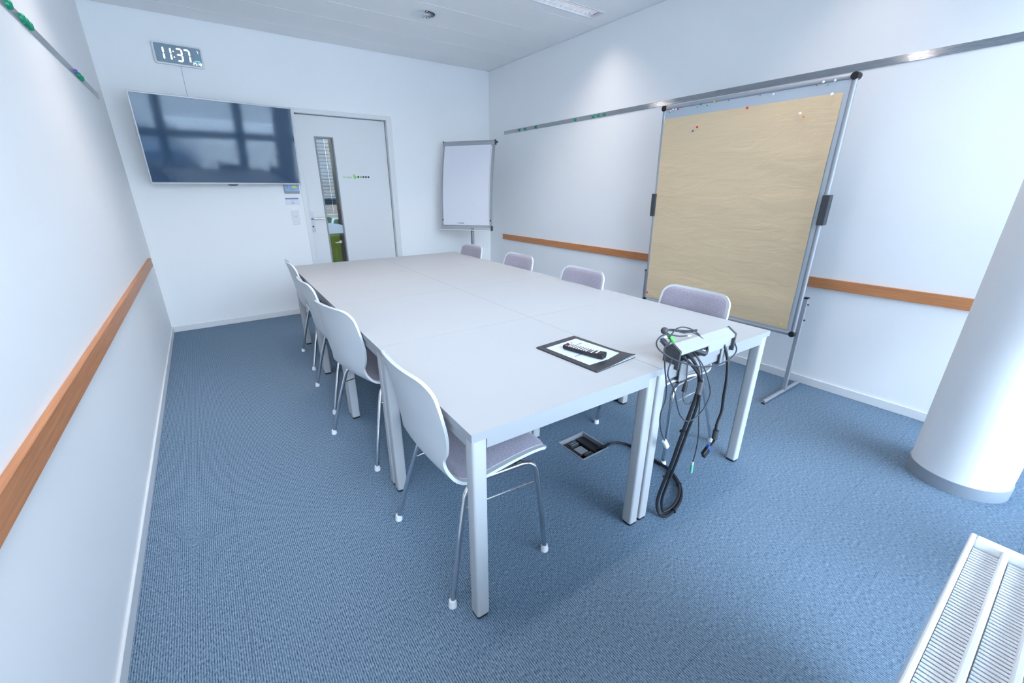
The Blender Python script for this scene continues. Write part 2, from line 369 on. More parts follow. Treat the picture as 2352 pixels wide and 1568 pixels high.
# ================================================================ CEILING FITTINGS
def make_lamp(x0, x1, yl, label):
    t = thing('recessed_ceiling_lamp', label, 'ceiling lamp', ((x0 + x1) / 2, yl, HC), 0, 'recessed louvre lamps in the ceiling')
    h = (x1 - x0) / 2
    bm = nbm()
    for (a0, a1, b0, b1) in ((-h, h, LW - 0.018, LW), (-h, h, -LW, -LW + 0.018), (-h, -h + 0.018, -LW + 0.018, LW - 0.018), (h - 0.018, h, -LW + 0.018, LW - 0.018)):
        box(bm, a0, a1, b0, b1, -0.004, 0.012, 0.0015, 1)
    obj('lamp_frame', bm, trim_m, t)
    bm = nbm(); d = LW - 0.018
    prism(bm, [(-d, 0.012), (-d, 0.014), (-0.035, 0.075), (0.035, 0.075), (d, 0.014), (d, 0.012), (0.04, 0.080), (-0.04, 0.080)][:0] or [(-d, 0.0), (-d - 0.002, 0.0), (-0.042, 0.082), (0.042, 0.082), (d + 0.002, 0.0), (d, 0.0), (0.040, 0.079), (-0.040, 0.079)], 0, -h + 0.018, h - 0.018)
    obj('reflector', bm, reflector_m, t)
    bm = nbm(); tube(bm, [(-h + 0.03, 0, 0.062), (h - 0.03, 0, 0.062)], 0.008, 10); obj('lamp_tube', bm, tube_m, t, True)
    n = 22; bm = nbm(); prism(bm, [(-d + 0.004, 0.004), (d - 0.004, 0.004), (0.038, 0.045), (-0.038, 0.045)], 0, -0.001, 0.001)
    first = obj('louvre_blade', bm, reflector_m, t)
    for k in range(n):
        o = first if k == 0 else first.copy()
        if k: C.objects.link(o); o.parent = t
        o.location = (-h + 0.045 + (2 * h - 0.09) * k / (n - 1), 0, 0)
    for s in (-1, 1):
        bm = nbm(); tube(bm, [(-h + 0.02, s * 0.030, 0.006), (h - 0.02, s * 0.030, 0.006)], 0.003, 6); obj('louvre_rail', bm, reflector_m, t, True)
    return t
make_lamp(*LX[0], LY[0], 'white louvred strip lamp recessed in the ceiling near the right wall')
make_lamp(*LX[1], LY[0], 'louvred strip lamp above the far left corner of the table')
make_lamp(*LX[0], LY[1], 'louvred strip lamp above the pinboard end of the table')
make_lamp(*LX[1], LY[1], 'louvred strip lamp above the near left chair')
for x0, x1 in LX:
    for yl in LY:
        ld = bpy.data.lights.new('lamp_light', 'AREA'); ld.shape = 'RECTANGLE'; ld.size = x1 - x0 - 0.08; ld.size_y = 0.07; ld.energy = LAMP_W * (1.17 if yl == LY[0] else 0.86); ld.color = LAMP_COL
        ld.spread = math.radians(112)
        lo = bpy.data.objects.new('lamp_light', ld); C.objects.link(lo); lo.location = ((x0 + x1) / 2, yl, HC + 0.0)
# swirl outlet
t = thing('ceiling_air_outlet', 'round white swirl air outlet with radial vanes in the ceiling', 'air vent', (VC[0], VC[1], HC))
bm = nbm(); lathe(bm, [(VR, -0.0005), (VR, -0.003), (VR - 0.018, -0.008), (VR - 0.026, -0.006), (VR - 0.026, -0.0005)], 48); obj('outlet_ring', bm, trim_m, t, True)
bm = nbm(); lathe(bm, [(VR - 0.026, -0.0006), (VR - 0.026, -0.0012)], 40); obj('outlet_back', bm, dark_m, t)
bm = nbm(); lathe(bm, [(0.014, -0.001), (0.014, -0.007), (0.0, -0.009)], 20); obj('outlet_hub', bm, trim_m, t, True)
bm = nbm()
v = [bm.verts.new(p) for p in ((0.015, 0.0015, -0.0015), (VR - 0.027, 0.015, -0.0015), (VR - 0.027, -0.007, -0.009), (0.015, -0.002, -0.006), (0.015, -0.0025, -0.0015), (VR - 0.027, -0.0082, -0.0085))]
bm.faces.new((v[0], v[1], v[2], v[3])); bm.faces.new((v[3], v[2], v[5], v[4]))
vane = obj('vane', bm, trim_m, t)
for k in range(18):
    o = vane if k == 0 else vane.copy()
    if k: C.objects.link(o); o.parent = t
    o.rotation_euler = (0, 0, 2 * PI * k / 18)

# ================================================================ FACADE (behind the camera, seen in the television)
MX = (XL, 0.40, 1.66, XR)
bm = nbm()
for x, wd in zip(MX, (0.12, 0.14, 0.16, 0.12)):
    box(bm, max(x - wd / 2, XL), min(x + wd / 2, XR), YF - 0.08, YF, 0.0, HC)
box(bm, XL, XR, YF - 0.085, YF + 0.005, 1.02, 1.16); box(bm, XL, XR, YF - 0.08, YF, 0.0, 0.07); box(bm, XL, XR, YF - 0.08, YF, HC - 0.08, HC + 0.14)
wf = struct(obj('wall_front', bm, frame_m))
for k in range(3):
    x0, x1 = MX[k] + 0.06, MX[k + 1] - 0.06
    bm = nbm(); box(bm, x0, x1, YF - 0.045, YF - 0.041, 0.05, 1.04)
    box(bm, x0, x1, YF - 0.045, YF - 0.041, 1.14, HC - 0.06)
    wn = struct(obj('window_%d' % (k + 1), bm, glass_m))
    bm = nbm(); n = 20
    for q in range(n):
        z = 1.20 + (HC - 1.30) * q / (n - 1)
        prism(bm, [(YF - 0.14, z - 0.008), (YF - 0.170, z + 0.008), (YF - 0.170, z + 0.010), (YF - 0.14, z - 0.006)], 0, x0 + 0.02, x1 - 0.02)
    bs = obj('blind_slats', bm, xslat_m, wn); bs['kind'] = 'stuff'
bm = nbm(); box(bm, -60, 60, -80, -1.6, -4.2, -4.0); struct(obj('ground_outside', bm, ground_m))
bm = nbm()
for q in range(16): box(bm, 2.7, 14, -14, -8 + (0.03 if q % 2 else 0), -4 + q * 0.25, -4 + (q + 1) * 0.25 - 0.01)
tag(obj('neighbouring_building', bm, cladding_m), 'white horizontally clad building outside the windows', 'building')

bm = nbm()
for q in range(8): box(bm, -9, 2.3, -16, -8.6 + (0.05 if q % 2 else 0), -4 + q * 0.45, -4 + (q + 1) * 0.45 - 0.04)
tag(obj('dark_building', bm, dkblue_m), 'dark blue low building outside the left windows', 'building')
# column and radiator
t = thing('column', 'round white column with grey plinth at the right by the windows', 'column', (2.315, -0.725, 0)); t['kind'] = 'structure'
bm = nbm(); lathe(bm, [(0.172, 0.058), (0.172, HC)], 72); obj('column_shaft', bm, col_m, t, True)
bm = nbm(); lathe(bm, [(0.168, 0.0), (0.168, 0.060), (0.1765, 0.0605), (0.1765, 0.0)][::-1], 72)
obj('column_plinth', bm, colb_m, t, True)
RX1, RX0, RY1, RY0, RZ = 0.792, -0.55, -0.838, -0.995, 0.62
t = thing('radiator', 'white panel radiator with slotted top grille below the windows', 'radiator', (0, 0, 0))
bm = nbm(); fw = 0.010
for (a0, a1, b0, b1) in ((RX0, RX1, RY1 - fw, RY1), (RX0, RX1, RY0, RY0 + fw), (RX1 - 0.022, RX1, RY0 + fw, RY1 - fw), (RX0, RX0 + 0.02, RY0 + fw, RY1 - fw)):
    box(bm, a0, a1, b0, b1, 0.12, RZ, 0.003, 2)
obj('casing', bm, rad_m, t)
for s in (1, 2):
    yb = RY1 - 0.004 - s * 0.0505
    bm = nbm(); box(bm, RX0 + 0.02, RX1 - 0.022, yb - 0.005, yb + 0.005, 0.14, RZ - 0.001, 0.002, 1); obj('divider', bm, rad_m, t)
sl_bm = nbm(); box(sl_bm, -0.0041, 0.0041, -0.0195, 0.0195, -0.001, 0.001); slat = None
nsl = 76
for c in range(3):
    yc = RY1 - 0.032 - c * 0.0505 + (0.0 if c else 0.001)
    for k in range(nsl):
        x = RX1 - 0.030 - k * 0.0100
        if slat is None: slat = obj('grille_slat', sl_bm, rad_m, t); o = slat
        else: o = slat.copy(); C.objects.link(o); o.parent = t
        o.location = (x, yc, RZ - 0.020); o.rotation_euler = (0, 0.25, 0)
bm = nbm()
for k in range(28): tube(bm, [(RX0 + 0.04 + k * 0.047, RY1 - 0.04, 0.14), (RX0 + 0.04 + k * 0.047, RY1 - 0.04, RZ - 0.05)], 0.012, 6)
cf = obj('convector_fins', bm, rad_m, t); cf['kind'] = 'stuff'
bm = nbm(); box(bm, RX0 + 0.012, RX1 - 0.02, RY0 + 0.008, RY1 - 0.008, RZ - 0.046, RZ - 0.042); obj('inner_plate', bm, rad_m, t)
for x in (RX0 + 0.15, RX1 - 0.15):
    bm = nbm(); box(bm, x - 0.02, x + 0.02, RY0 + 0.04, RY1 - 0.04, 0.0, 0.13); obj('foot', bm, rad_m, t)

# ================================================================ DOOR
d = struct(obj('door_1', (lambda b: (
    box(b, 0.525, 0.703, YB + 0.055, YB + 0.10, 0.006, 2.078), box(b, 0.886, 1.488, YB + 0.055, YB + 0.10, 0.006, 2.078),
    box(b, 0.703, 0.886, YB + 0.055, YB + 0.10, 1.872, 2.078), box(b, 0.703, 0.886, YB + 0.055, YB + 0.10, 0.006, 0.20), b)[-1])(nbm()), trim_m))
bm = nbm()
for (a0, a1, b0, b1) in ((0.696, 0.712, 0.19, 1.880), (0.878, 0.893, 0.19, 1.880), (0.712, 0.878, 1.864, 1.880), (0.712, 0.878, 0.19, 0.206)):
    box(bm, a0, a1, YB + 0.049, YB + 0.105, b0, b1, 0.002, 1)
obj('glazing_bead', bm, shaded_edge_m, d)
bm = nbm(); box(bm, 0.704, 0.885, YB + 0.076, YB + 0.080, 0.20, 1.87); gp = obj('glass_pane', bm, glass_m, d)
bm = nbm()
n = 10; top = [(0.712 + 0.166 * k / n, 0.985 - 0.03 * (k / n) ** 1.6) for k in range(n + 1)]
prism(bm, [(0.712, 0.864), (0.878, 0.864)] + top[::-1], 1, YB + 0.0735, YB + 0.0755); obj('frosted_film', bm, frost_m, d)
bm = nbm(); prism(bm, rrect(0.529, 0.570, 0.893, 1.118, 0.018), 1, YB + 0.047, YB + 0.055); hp = obj('handle_plate', bm, alu_m, d, False)
bm = nbm(); tube(bm, catmull([(0.549, YB + 0.05, 1.043), (0.549, YB + 0.012, 1.043), (0.560, YB - 0.003, 1.043), (0.59, YB - 0.004, 1.043), (0.676, YB - 0.004, 1.043)], 5), 0.0095, 12); obj('lever', bm, chrome_m, hp, True)
bm = nbm(); lathe(bm, [(0.009, 0), (0.009, 0.004), (0, 0.004)], 16, dirmat((0.549, YB + 0.047, 0.955), (0, -1, 0))); obj('keyhole', bm, dark_m, hp)
# lettering on the door
def text(s, size, m, name, parent, loc, rot=(PI / 2, 0, 0), bold=0.0, ext=0.0003):
    cu = bpy.data.curves.new(name, 'FONT'); cu.body = s; cu.size = size; cu.extrude = ext; cu.offset = bold
    tmp = bpy.data.objects.new(name + '_tmp', cu); C.objects.link(tmp)
    dg = bpy.context.evaluated_depsgraph_get(); me = bpy.data.meshes.new_from_object(tmp.evaluated_get(dg)); me.name = name
    bpy.data.objects.remove(tmp); bpy.data.curves.remove(cu)
    me.materials.clear(); me.materials.append(m)
    o = bpy.data.objects.new(name, me); C.objects.link(o); o.parent = parent; o.location = loc; o.rotation_euler = rot; return o
DY = YB + 0.0545
text('Gruppe', 0.034, lime2_m, 'door_lettering', d, (0.945, DY, 1.468), bold=0.0004)
text('b', 0.066, lime_m, 'door_lettering', d, (1.066, DY, 1.463), bold=0.0022)
for k in range(5):
    bm = nbm(); lathe(bm, [(0.0115, 0), (0.0115, 0.0008), (0, 0.0008)], 18, dirmat((1.122 + k * 0.0295, DY + 0.0003, 1.481), (0, -1, 0)))
    obj('door_dot', bm, lime_m if k == 1 else ink_m, d)
# door frame
bm = nbm()
FX0, FX1, FZ = 0.476, 1.556, 2.126
box(bm, FX0, 0.522, YB - 0.006, YB + 0.12, 0, FZ, 0.002, 1); box(bm, 1.494, FX1, YB - 0.006, YB + 0.12, 0, FZ, 0.002, 1); box(bm, 0.522, 1.494, YB - 0.006, YB + 0.12, 2.084, FZ, 0.002, 1)
box(bm, 1.484, 1.494, YB + 0.10, YB + 0.118, 0, 2.084); box(bm, 0.522, 0.53, YB + 0.10, YB + 0.118, 0, 2.084)
struct(obj('trim_2', bm, trim_m))

# corridor beyond the door's glass slot
bm = nbm(); box(bm, -0.3, 2.7, 5.75, 5.85, -0.05, HC + 0.1); struct(obj('wall_corridor', bm, dkblue_m))
for nm_, x_ in (('wall_corridor_left', -0.3), ('wall_corridor_right', 2.6)):
    bm = nbm(); box(bm, x_, x_ + 0.1, YB + 0.12, 5.75, -0.05, HC + 0.1); struct(obj(nm_, bm, olive_m))
bm = nbm(); box(bm, -0.2, 2.6, YB + 0.12, 5.75, -0.05, 0.0); struct(obj('floor_corridor', bm, seam_m))
bm = nbm(); box(bm, -0.2, 2.6, YB + 0.12, 5.85, HC, HC + 0.1); struct(obj('ceiling_corridor', bm, wall_m))
bm = nbm(); box(bm, 1.074, 1.45, 5.34, 5.44, 0.0, HC); struct(obj('wall_corridor_pier', bm, olive_m))
bl = thing('window_blind', 'light venetian blind hanging behind the door glass', 'blind', (0, 0, 0))
bm = nbm()
z = 1.045
while z < 1.99:
    if not (1.36 < z < 1.40 or 1.70 < z < 1.93):
        prism(bm, [(5.262, z), (5.288, z + 0.004), (5.288, z + 0.006), (5.262, z + 0.0035)], 0, 0.70, 1.068)
    z += 0.0215
o = obj('slats', bm, slat_m, bl); o['kind'] = 'stuff'
bm = nbm(); box(bm, 0.70, 1.068, 5.255, 5.295, 1.955, 1.995); obj('head_rail', bm, slat_m, bl)
for x in (0.83, 1.015):
    bm = nbm(); tube(bm, [(x, 5.26, 1.03), (x, 5.26, 1.96)], 0.003, 6); obj('ladder_cord', bm, trim_m, bl)
bm = nbm(); box(bm, 0.70, 1.068, 5.26, 5.29, 1.028, 1.036); obj('bottom_rail', bm, trim_m, bl)
cb = thing('green_cabinet', 'green fronted cabinet seen through the door glass', 'cabinet', (0, 0, 0))
bm = nbm(); box(bm, 0.55, 1.066, 5.31, 5.62, 0.83, 1.025); obj('upper_front', bm, cabl_m, cb)
bm = nbm(); box(bm, 0.55, 1.066, 5.312, 5.62, 0.0, 0.828); obj('lower_front', bm, cabo_m, cb)
wfm = thing('wooden_stand', 'brown wooden post and rail stand behind the door glass', 'stand', (0, 0, 0))
bm = nbm(); box(bm, 0.70, 1.15, 5.302, 5.328, 1.088, 1.135, 0.002, 1); obj('cross_rail', bm, wood2_m, wfm)
bm = nbm(); box(bm, 1.112, 1.148, 5.300, 5.33, 0.0, 1.087, 0.002, 1); obj('post', bm, wood2_m, wfm)
ld = bpy.data.lights.new('corridor_fill_light', 'AREA'); ld.size = 0.6; ld.energy = 24; ld.color = (0.86, 0.94, 1.0)  # added unseen fill, brightens what shows through the door glass
lo = bpy.data.objects.new('corridor_fill_light', ld); C.objects.link(lo); lo.location = (0.6, 4.85, HC - 0.01)

# ================================================================ WALL FITTINGS
def wall_rail(name, label, cat, x, sgn, y0, y1, z0, z1, th, m, joints, piece, group=None):
    t = thing(name, label, cat, (0, 0, 0), 0, group)
    ys = sorted([y0, y1, *joints])
    for a, b in zip(ys, ys[1:]):
        bm = nbm(); xa, xb = sorted((x, x + sgn * th)); box(bm, xa, xb, a + 0.0006, b - 0.0006, z0, z1, 0.0012, 1); obj(piece, bm, m, t)
    return t
wall_rail('magnet_rail', 'brushed metal magnet strip along the right wall behind the pinboard', 'magnet rail', XR, -1, YF + 0.02, 3.957, 1.990, 2.030, 0.005, rail_m, [1.71], 'rail_strip')
wall_rail('magnet_rail', 'brushed metal magnet strip along the left wall', 'magnet rail', XL, 1, YF + 0.02, 3.955, 2.003, 2.045, 0.005, rail_m, [0.9], 'rail_strip')
wall_rail('bumper_rail', 'brown wooden chair rail along the right wall', 'chair rail', XR, -1, -0.95, 3.972, 0.702, 0.770, 0.016, wood_m, [1.74], 'rail_board')
wall_rail('bumper_rail', 'brown wooden chair rail along the left wall', 'chair rail', XL, 1, YF + 0.02, 4.03, 0.705, 0.776, 0.021, wood_m, [1.66], 'rail_board')
def magnet(x, sgn, y, z, m, label, group, r=0.0135, h=0.012):
    bm = nbm(); lathe(bm, [(r, 0), (r, h * 0.35), (r * 0.85, h * 0.75), (r * 0.5, h), (0, h * 1.05)], 20, dirmat((0, 0, 0), (sgn, 0, 0)))
    o = obj('magnet', bm, m, None, True, (x + sgn * 0.005, y, z)); return tag(o, label, 'magnet', group)
GR = 'round magnets on the right rail'
for y, l in zip((3.64, 3.529, 3.326, 2.689, 2.436, 2.373, 2.296), (
        'green round magnet nearest the flipchart on the right rail', 'green magnet second from the flipchart on the right rail',
        'green magnet third from the flipchart on the right rail', 'lone green magnet between the two groups on the right rail',
        'left magnet of the close green trio on the right rail', 'middle magnet of the close green trio on the right rail', 'right magnet of the close green trio on the right rail')):
    magnet(XR, -1, y, 2.011, green_m, l, GR)
GL = 'round magnets on the left rail'
for y, m, l in ((1.905, green_m, 'green magnet at the top left corner of the photo on the left rail'), (2.075, green_m, 'nearest of three stacked green magnets on the left rail'),
                (2.128, green_m, 'middle of three stacked green magnets on the left rail'), (2.182, green_m, 'farthest of three stacked green magnets on the left rail'),
                (3.13, violet_m, 'small violet magnet on the left rail'), (3.205, green_m, 'green magnet just beyond the violet one on the left rail'), (3.29, green_m, 'farthest green magnet toward the corner on the left rail')):
    magnet(XL, 1, y, 2.024 + (0.008 if m is violet_m else 0), m, l, GL, 0.0185 if m is green_m else 0.012, 0.016 if m is green_m else 0.013)

# television, swivelled and tilted on its bracket
tvM = Matrix.Translation((-0.1486, 4.0982, 1.7432)) @ Matrix.Rotation(math.radians(6.1), 4, 'Z') @ Matrix.Rotation(math.radians(6.59), 4, 'X')
tv = bpy.data.objects.new('television', None); C.objects.link(tv); tv.matrix_world = tvM
tag(tv, 'large flat television with glossy dark screen and thin silver bezel', 'television')
Wt, Ht, bz = 0.620, 0.352, 0.012
bm = nbm()
for (a0, a1, b0, b1) in ((-Wt, Wt, Ht - bz, Ht), (-Wt, Wt, -Ht, -Ht + bz + 0.004), (-Wt, -Wt + bz, -Ht + bz + 0.004, Ht - bz), (Wt - bz, Wt, -Ht + bz + 0.004, Ht - bz)):
    box(bm, a0, a1, 0.0, 0.018, b0, b1, 0.002, 1)
obj('bezel', bm, tvb_m, tv)
bm = nbm(); box(bm, -Wt + bz - 0.001, Wt - bz + 0.001, 0.003, 0.012, -Ht + bz + 0.003, Ht - bz + 0.001); obj('screen', bm, tvs_m, tv)
bm = nbm(); box(bm, -Wt + 0.003, Wt - 0.003, 0.0125, 0.030, -Ht + 0.003, Ht - 0.003, 0.003, 1); box(bm, -0.35, 0.35, 0.030, 0.055, -0.25, 0.18, 0.008, 2); obj('rear_housing', bm, trim_m, tv)
bm = nbm(); prism(bm, [(0.0445 * math.cos(a) + 0.0, -Ht - 0.001 + 0.013 * -abs(math.sin(a))) for a in [PI + PI * k / 12 for k in range(13)]], 1, 0.003, 0.014); obj('sensor_lip', bm, dark_m, tv)
bm = nbm(); lathe(bm, [(0.004, 0), (0.004, 0.001), (0, 0.001)], 12, dirmat((Wt - 0.055, 0.0, -Ht + 0.008), (0, -1, 0))); obj('standby_light', bm, redl_m, tv)
bm = nbm(); inv = tvM.inverted(); 
for dx in (-0.1, 0.1):
    a = inv @ Vector((-0.15 + dx, YB - 0.004, 1.75)); tube(bm, [(dx, 0.05, 0.0), a], 0.012, 8)
obj('wall_bracket', bm, dark_m, tv)

# digital clock
def seg_digit(bm, ch, x, z, wd, ht, th, y0, y1, gap=0.0015):
    on = {'0': 'abcdef', '1': 'bc', '2': 'abged', '3': 'abgcd', '4': 'fgbc', '5': 'afgcd', '7': 'abc', '8': 'abcdefg'}[ch]
    hh = ht / 2; h = th / 2
    def H(xa, xb, zc): prism(bm, [(xa + gap, zc), (xa + h + gap, zc + h), (xb - h - gap, zc + h), (xb - gap, zc), (xb - h - gap, zc - h), (xa + h + gap, zc - h)], 1, y0, y1)
    def V(xc, za, zb): prism(bm, [(xc, za + gap), (xc + h, za + h + gap), (xc + h, zb - h - gap), (xc, zb - gap), (xc - h, zb - h - gap), (xc - h, za + h + gap)], 1, y0, y1)
    xl, xr, zb, zm, zt = x + h, x + wd - h, z + h, z + hh, z + ht - h
    if 'a' in on: H(xl, xr, zt)
    if 'g' in on: H(xl, xr, zm)
    if 'd' in on: H(xl, xr, zb)
    if 'f' in on: V(xl, zm, zt)
    if 'b' in on: V(xr, zm, zt)
    if 'e' in on: V(xl, zb, zm)
    if 'c' in on: V(xr, zb, zm)
ck = thing('digital_clock', 'white framed digital wall clock showing 11:37 above the television', 'clock', (-0.345, YB - 0.028, 2.446))
ck.rotation_euler = (0, math.radians(1.0), 0)
Wc, Hh = 0.177, 0.0815
bm = nbm(); prism(bm, rrect(-Wc, Wc, -Hh, Hh, 0.018), 1, 0.0, 0.026); obj('clock_case', bm, trim_m, ck)
bm = nbm(); prism(bm, rrect(-Wc + 0.013, Wc - 0.013, -Hh + 0.012, Hh - 0.012, 0.008), 1, -0.001, 0.0); obj('clock_display', bm, clk_m, ck)
y0, y1 = -0.0022, -0.0011
def U(u): return -Wc + 0.013 + u * (2 * Wc - 0.026)
DHt = 0.102; DWd = 0.050; zb0 = -0.052
for chh, ux in (('1', U(0.195) - DWd), ('1', U(0.350) - DWd), ('3', U(0.440)), ('7', U(0.605))):
    bm = nbm(); seg_digit(bm, chh, ux, zb0, DWd, DHt, 0.0115, y0, y1); obj('digit', bm, led_m, ck)
for z in (-0.022, 0.020):
    bm = nbm(); lathe(bm, [(0.0048, 0), (0.0048, 0.001), (0, 0.001)], 12, dirmat((U(0.395), y1, z), (0, -1, 0))); obj('colon_dot', bm, led_m, ck)
bm = nbm(); seg_digit(bm, '7', U(0.905), 0.026, 0.013, 0.022, 0.0028, y0, y1, 0.0003)
for k, chh in enumerate('25'): seg_digit(bm, chh, U(0.785) + k * 0.0165, -0.062, 0.013, 0.022, 0.0030, y0, y1, 0.0003)
for k, chh in enumerate('48'): seg_digit(bm, chh, U(0.900) + k * 0.0150, -0.062, 0.012, 0.022, 0.0030, y0, y1, 0.0003)
lathe(bm, [(0.0016, 0), (0.0016, 0.001), (0, 0.001)], 8, dirmat((U(0.888), y1, -0.060), (0, -1, 0)))
obj('small_digits', bm, led_m, ck)
bm = nbm(); box(bm, U(0.83), U(0.955), y0, y1, -0.0335, -0.0265); obj('teal_bar', bm, teal_m, ck)
bm = nbm(); tube(bm, [(-0.349, YB - 0.004, 2.368), (-0.350, YB - 0.004, 2.02)], 0.0022, 6)
tag(obj('clock_cord', bm, cordw_m), 'thin pale power cord running down the wall below the clock', 'cord')

# notices and switch by the door
t = thing('escape_plan', 'framed blue printed plan with yellow note below the television corner', 'sign', (0.380, YB, 1.36))
bm = nbm(); box(bm, -0.073, 0.073, -0.022, 0, -0.054, 0.09, 0.003, 1); obj('plan_holder', bm, shaded_edge_m, t)
bm = nbm(); box(bm, -0.068, 0.068, -0.0235, -0.0222, -0.030, 0.085); obj('plan_print', bm, map_m, t)
bm = nbm(); box(bm, 0.005, 0.048, -0.0248, -0.0237, 0.000, 0.022); obj('yellow_note', bm, yel_m, t)
t = thing('info_sign', 'small white notice with blue header beside the door', 'sign', (0.371, YB, 1.227))
bm = nbm(); box(bm, -0.070, 0.070, -0.004, 0, -0.037, 0.037, 0.001, 1); obj('sign_plate', bm, paper_m, t)
bm = nbm(); box(bm, -0.067, 0.060, -0.0048, -0.0041, 0.022, 0.035); obj('header_band', bm, hdr_m, t)
for z, wd in ((0.004, 0.016), (-0.010, 0.012), (-0.021, 0.017)):
    bm = nbm(); box(bm, -wd, wd, -0.0046, -0.0041, z - 0.0018, z + 0.0018); obj('text_line', bm, grey_ink, t)
t = thing('wall_socket', 'white double wall socket and switch beside the door handle', 'socket', (0.376, YB, 1.063))
bm = nbm(); box(bm, -0.037, 0.037, -0.008, 0, -0.073, 0.073, 0.002, 2); obj('cover_plate', bm, trim_m, t)
bm = nbm(); box(bm, -0.024, 0.024, -0.0115, -0.008, 0.022, 0.062, 0.001, 1); obj('switch_rocker', bm, trim_m, t)
bm = nbm(); box(bm, -0.024, 0.024, -0.0100, -0.008, -0.060, -0.006, 0.001, 1); obj('socket_face', bm, trim_m, t)
bm = nbm()
for dx, dz in ((-0.010, 0.010), (0.0, 0.006), (0.010, 0.010)): box(bm, dx - 0.003, dx + 0.003, -0.0090, -0.0079, dz - 0.002, dz + 0.002)
obj('socket_holes', bm, dark_m, t)

# ================================================================ TABLES
TYAW = -0.02765
def tpos(u, v): c, s = math.cos(TYAW), math.sin(TYAW); return (u * c - v * s, u * s + v * c, 0)
def make_table(label):
    t = thing('table', label, 'table', (0, 0, 0), TYAW, 'square white tables pushed together')
    D = 0.7999; e = 0.0004
    bm = nbm(); b_ = 0.0008; box(bm, e + b_, D - e - b_, e + b_, D - e - b_, TH - 0.025, TH); obj('tabletop', bm, table_m, t)
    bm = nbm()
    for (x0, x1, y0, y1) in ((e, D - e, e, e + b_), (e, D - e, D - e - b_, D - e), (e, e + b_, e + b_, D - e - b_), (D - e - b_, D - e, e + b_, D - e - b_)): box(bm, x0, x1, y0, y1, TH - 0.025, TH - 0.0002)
    obj('shaded_edge_band', bm, shaded_edge_m, t)  # band split from the top to carry painted shade on the over-lit front edge
    i0, lw = 0.006, 0.047
    for (u, v) in ((i0, i0), (D - i0 - lw, i0), (i0, D - i0 - lw), (D - i0 - lw, D - i0 - lw)):
        bm = nbm(); prism(bm, rrect(u, u + lw, v, v + lw, 0.009, 4), 2, 0.012, TH - 0.0255); lg = obj('leg', bm, steel_w, t, True)
        bm = nbm(); prism(bm, rrect(u + 0.002, u + lw - 0.002, v + 0.002, v + lw - 0.002, 0.009, 4), 2, 0.0, 0.012); obj('foot_pad', bm, black_m, lg)
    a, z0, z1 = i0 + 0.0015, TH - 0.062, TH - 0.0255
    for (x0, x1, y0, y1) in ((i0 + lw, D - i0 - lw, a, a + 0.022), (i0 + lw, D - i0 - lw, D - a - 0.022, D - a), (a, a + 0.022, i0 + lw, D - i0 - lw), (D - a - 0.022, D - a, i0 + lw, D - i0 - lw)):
        bm = nbm(); box(bm, x0, x1, y0, y1, z0, z1, 0.0015, 1); obj('apron_rail', bm, shaded_edge_m, t)  # same painted shade, darker than the legs' white steel
    return t
side = ('left', 'right'); row = ('nearest', 'second', 'third', 'farthest')
tlab = {(0, 0): 'square white table at the nearest corner, its leg standing in the foreground', (1, 0): 'square white table at the near right end, carrying the cable box',
        (0, 1): 'square white table in the left row, second from the front', (1, 1): 'square white table in the right row, second from the front beside the pinboard',
        (0, 2): 'square white table in the left row, third from the front', (1, 2): 'square white table in the right row, third from the front',
        (0, 3): 'square white table at the far left, near the television', (1, 3): 'square white table at the far right, near the flipchart'}
proto = None
for j in range(4):
    for i in range(2):
        p = tpos(i * 0.8, j * 0.8)
        if proto is None: proto = make_table(tlab[0, 0])
        else: dup(proto, p, TYAW, tlab[i, j])

# ================================================================ CHAIRS
PROF = [(0.250, 0.412), (0.236, 0.428), (0.205, 0.441), (0.150, 0.449), (0.080, 0.449), (0.010, 0.444), (-0.060, 0.437), (-0.112, 0.438), (-0.150, 0.455), (-0.172, 0.485), (-0.183, 0.525), (-0.190, 0.570), (-0.199, 0.635), (-0.213, 0.710), (-0.228, 0.782), (-0.241, 0.826)]
HW = [0.196, 0.200, 0.205, 0.212, 0.216, 0.218, 0.218, 0.212, 0.200, 0.178, 0.166, 0.192, 0.208, 0.210, 0.204, 0.195]
SUB = 5
PX = catmull([(x, 0, z) for x, z in PROF], SUB); PW = [q.x for q in catmull([(w_, 0, 0) for w_ in HW], SUB)]
LEN = [0.0]
for a, b in zip(PX, PX[1:]): LEN.append(LEN[-1] + (b - a).length)
LT = LEN[-1]
def shell_pt(i, s, inset=0.0):
    p = PX[i]; d0 = LEN[i]; d1 = LT - LEN[i]; hw = PW[i] - inset
    for dd, r in ((d0, 0.045), (d1, 0.055)):
        if dd < r: hw = hw - r + math.sqrt(max(0, r * r - (r - dd) ** 2))
    y = s * hw; f = min(1, max(0, (LEN[i] / LT - 0.48) / 0.16)); q = (y / 0.2) ** 2
    return Vector((p.x + 0.022 * q * f, y, p.z + 0.010 * q * (1 - f)))
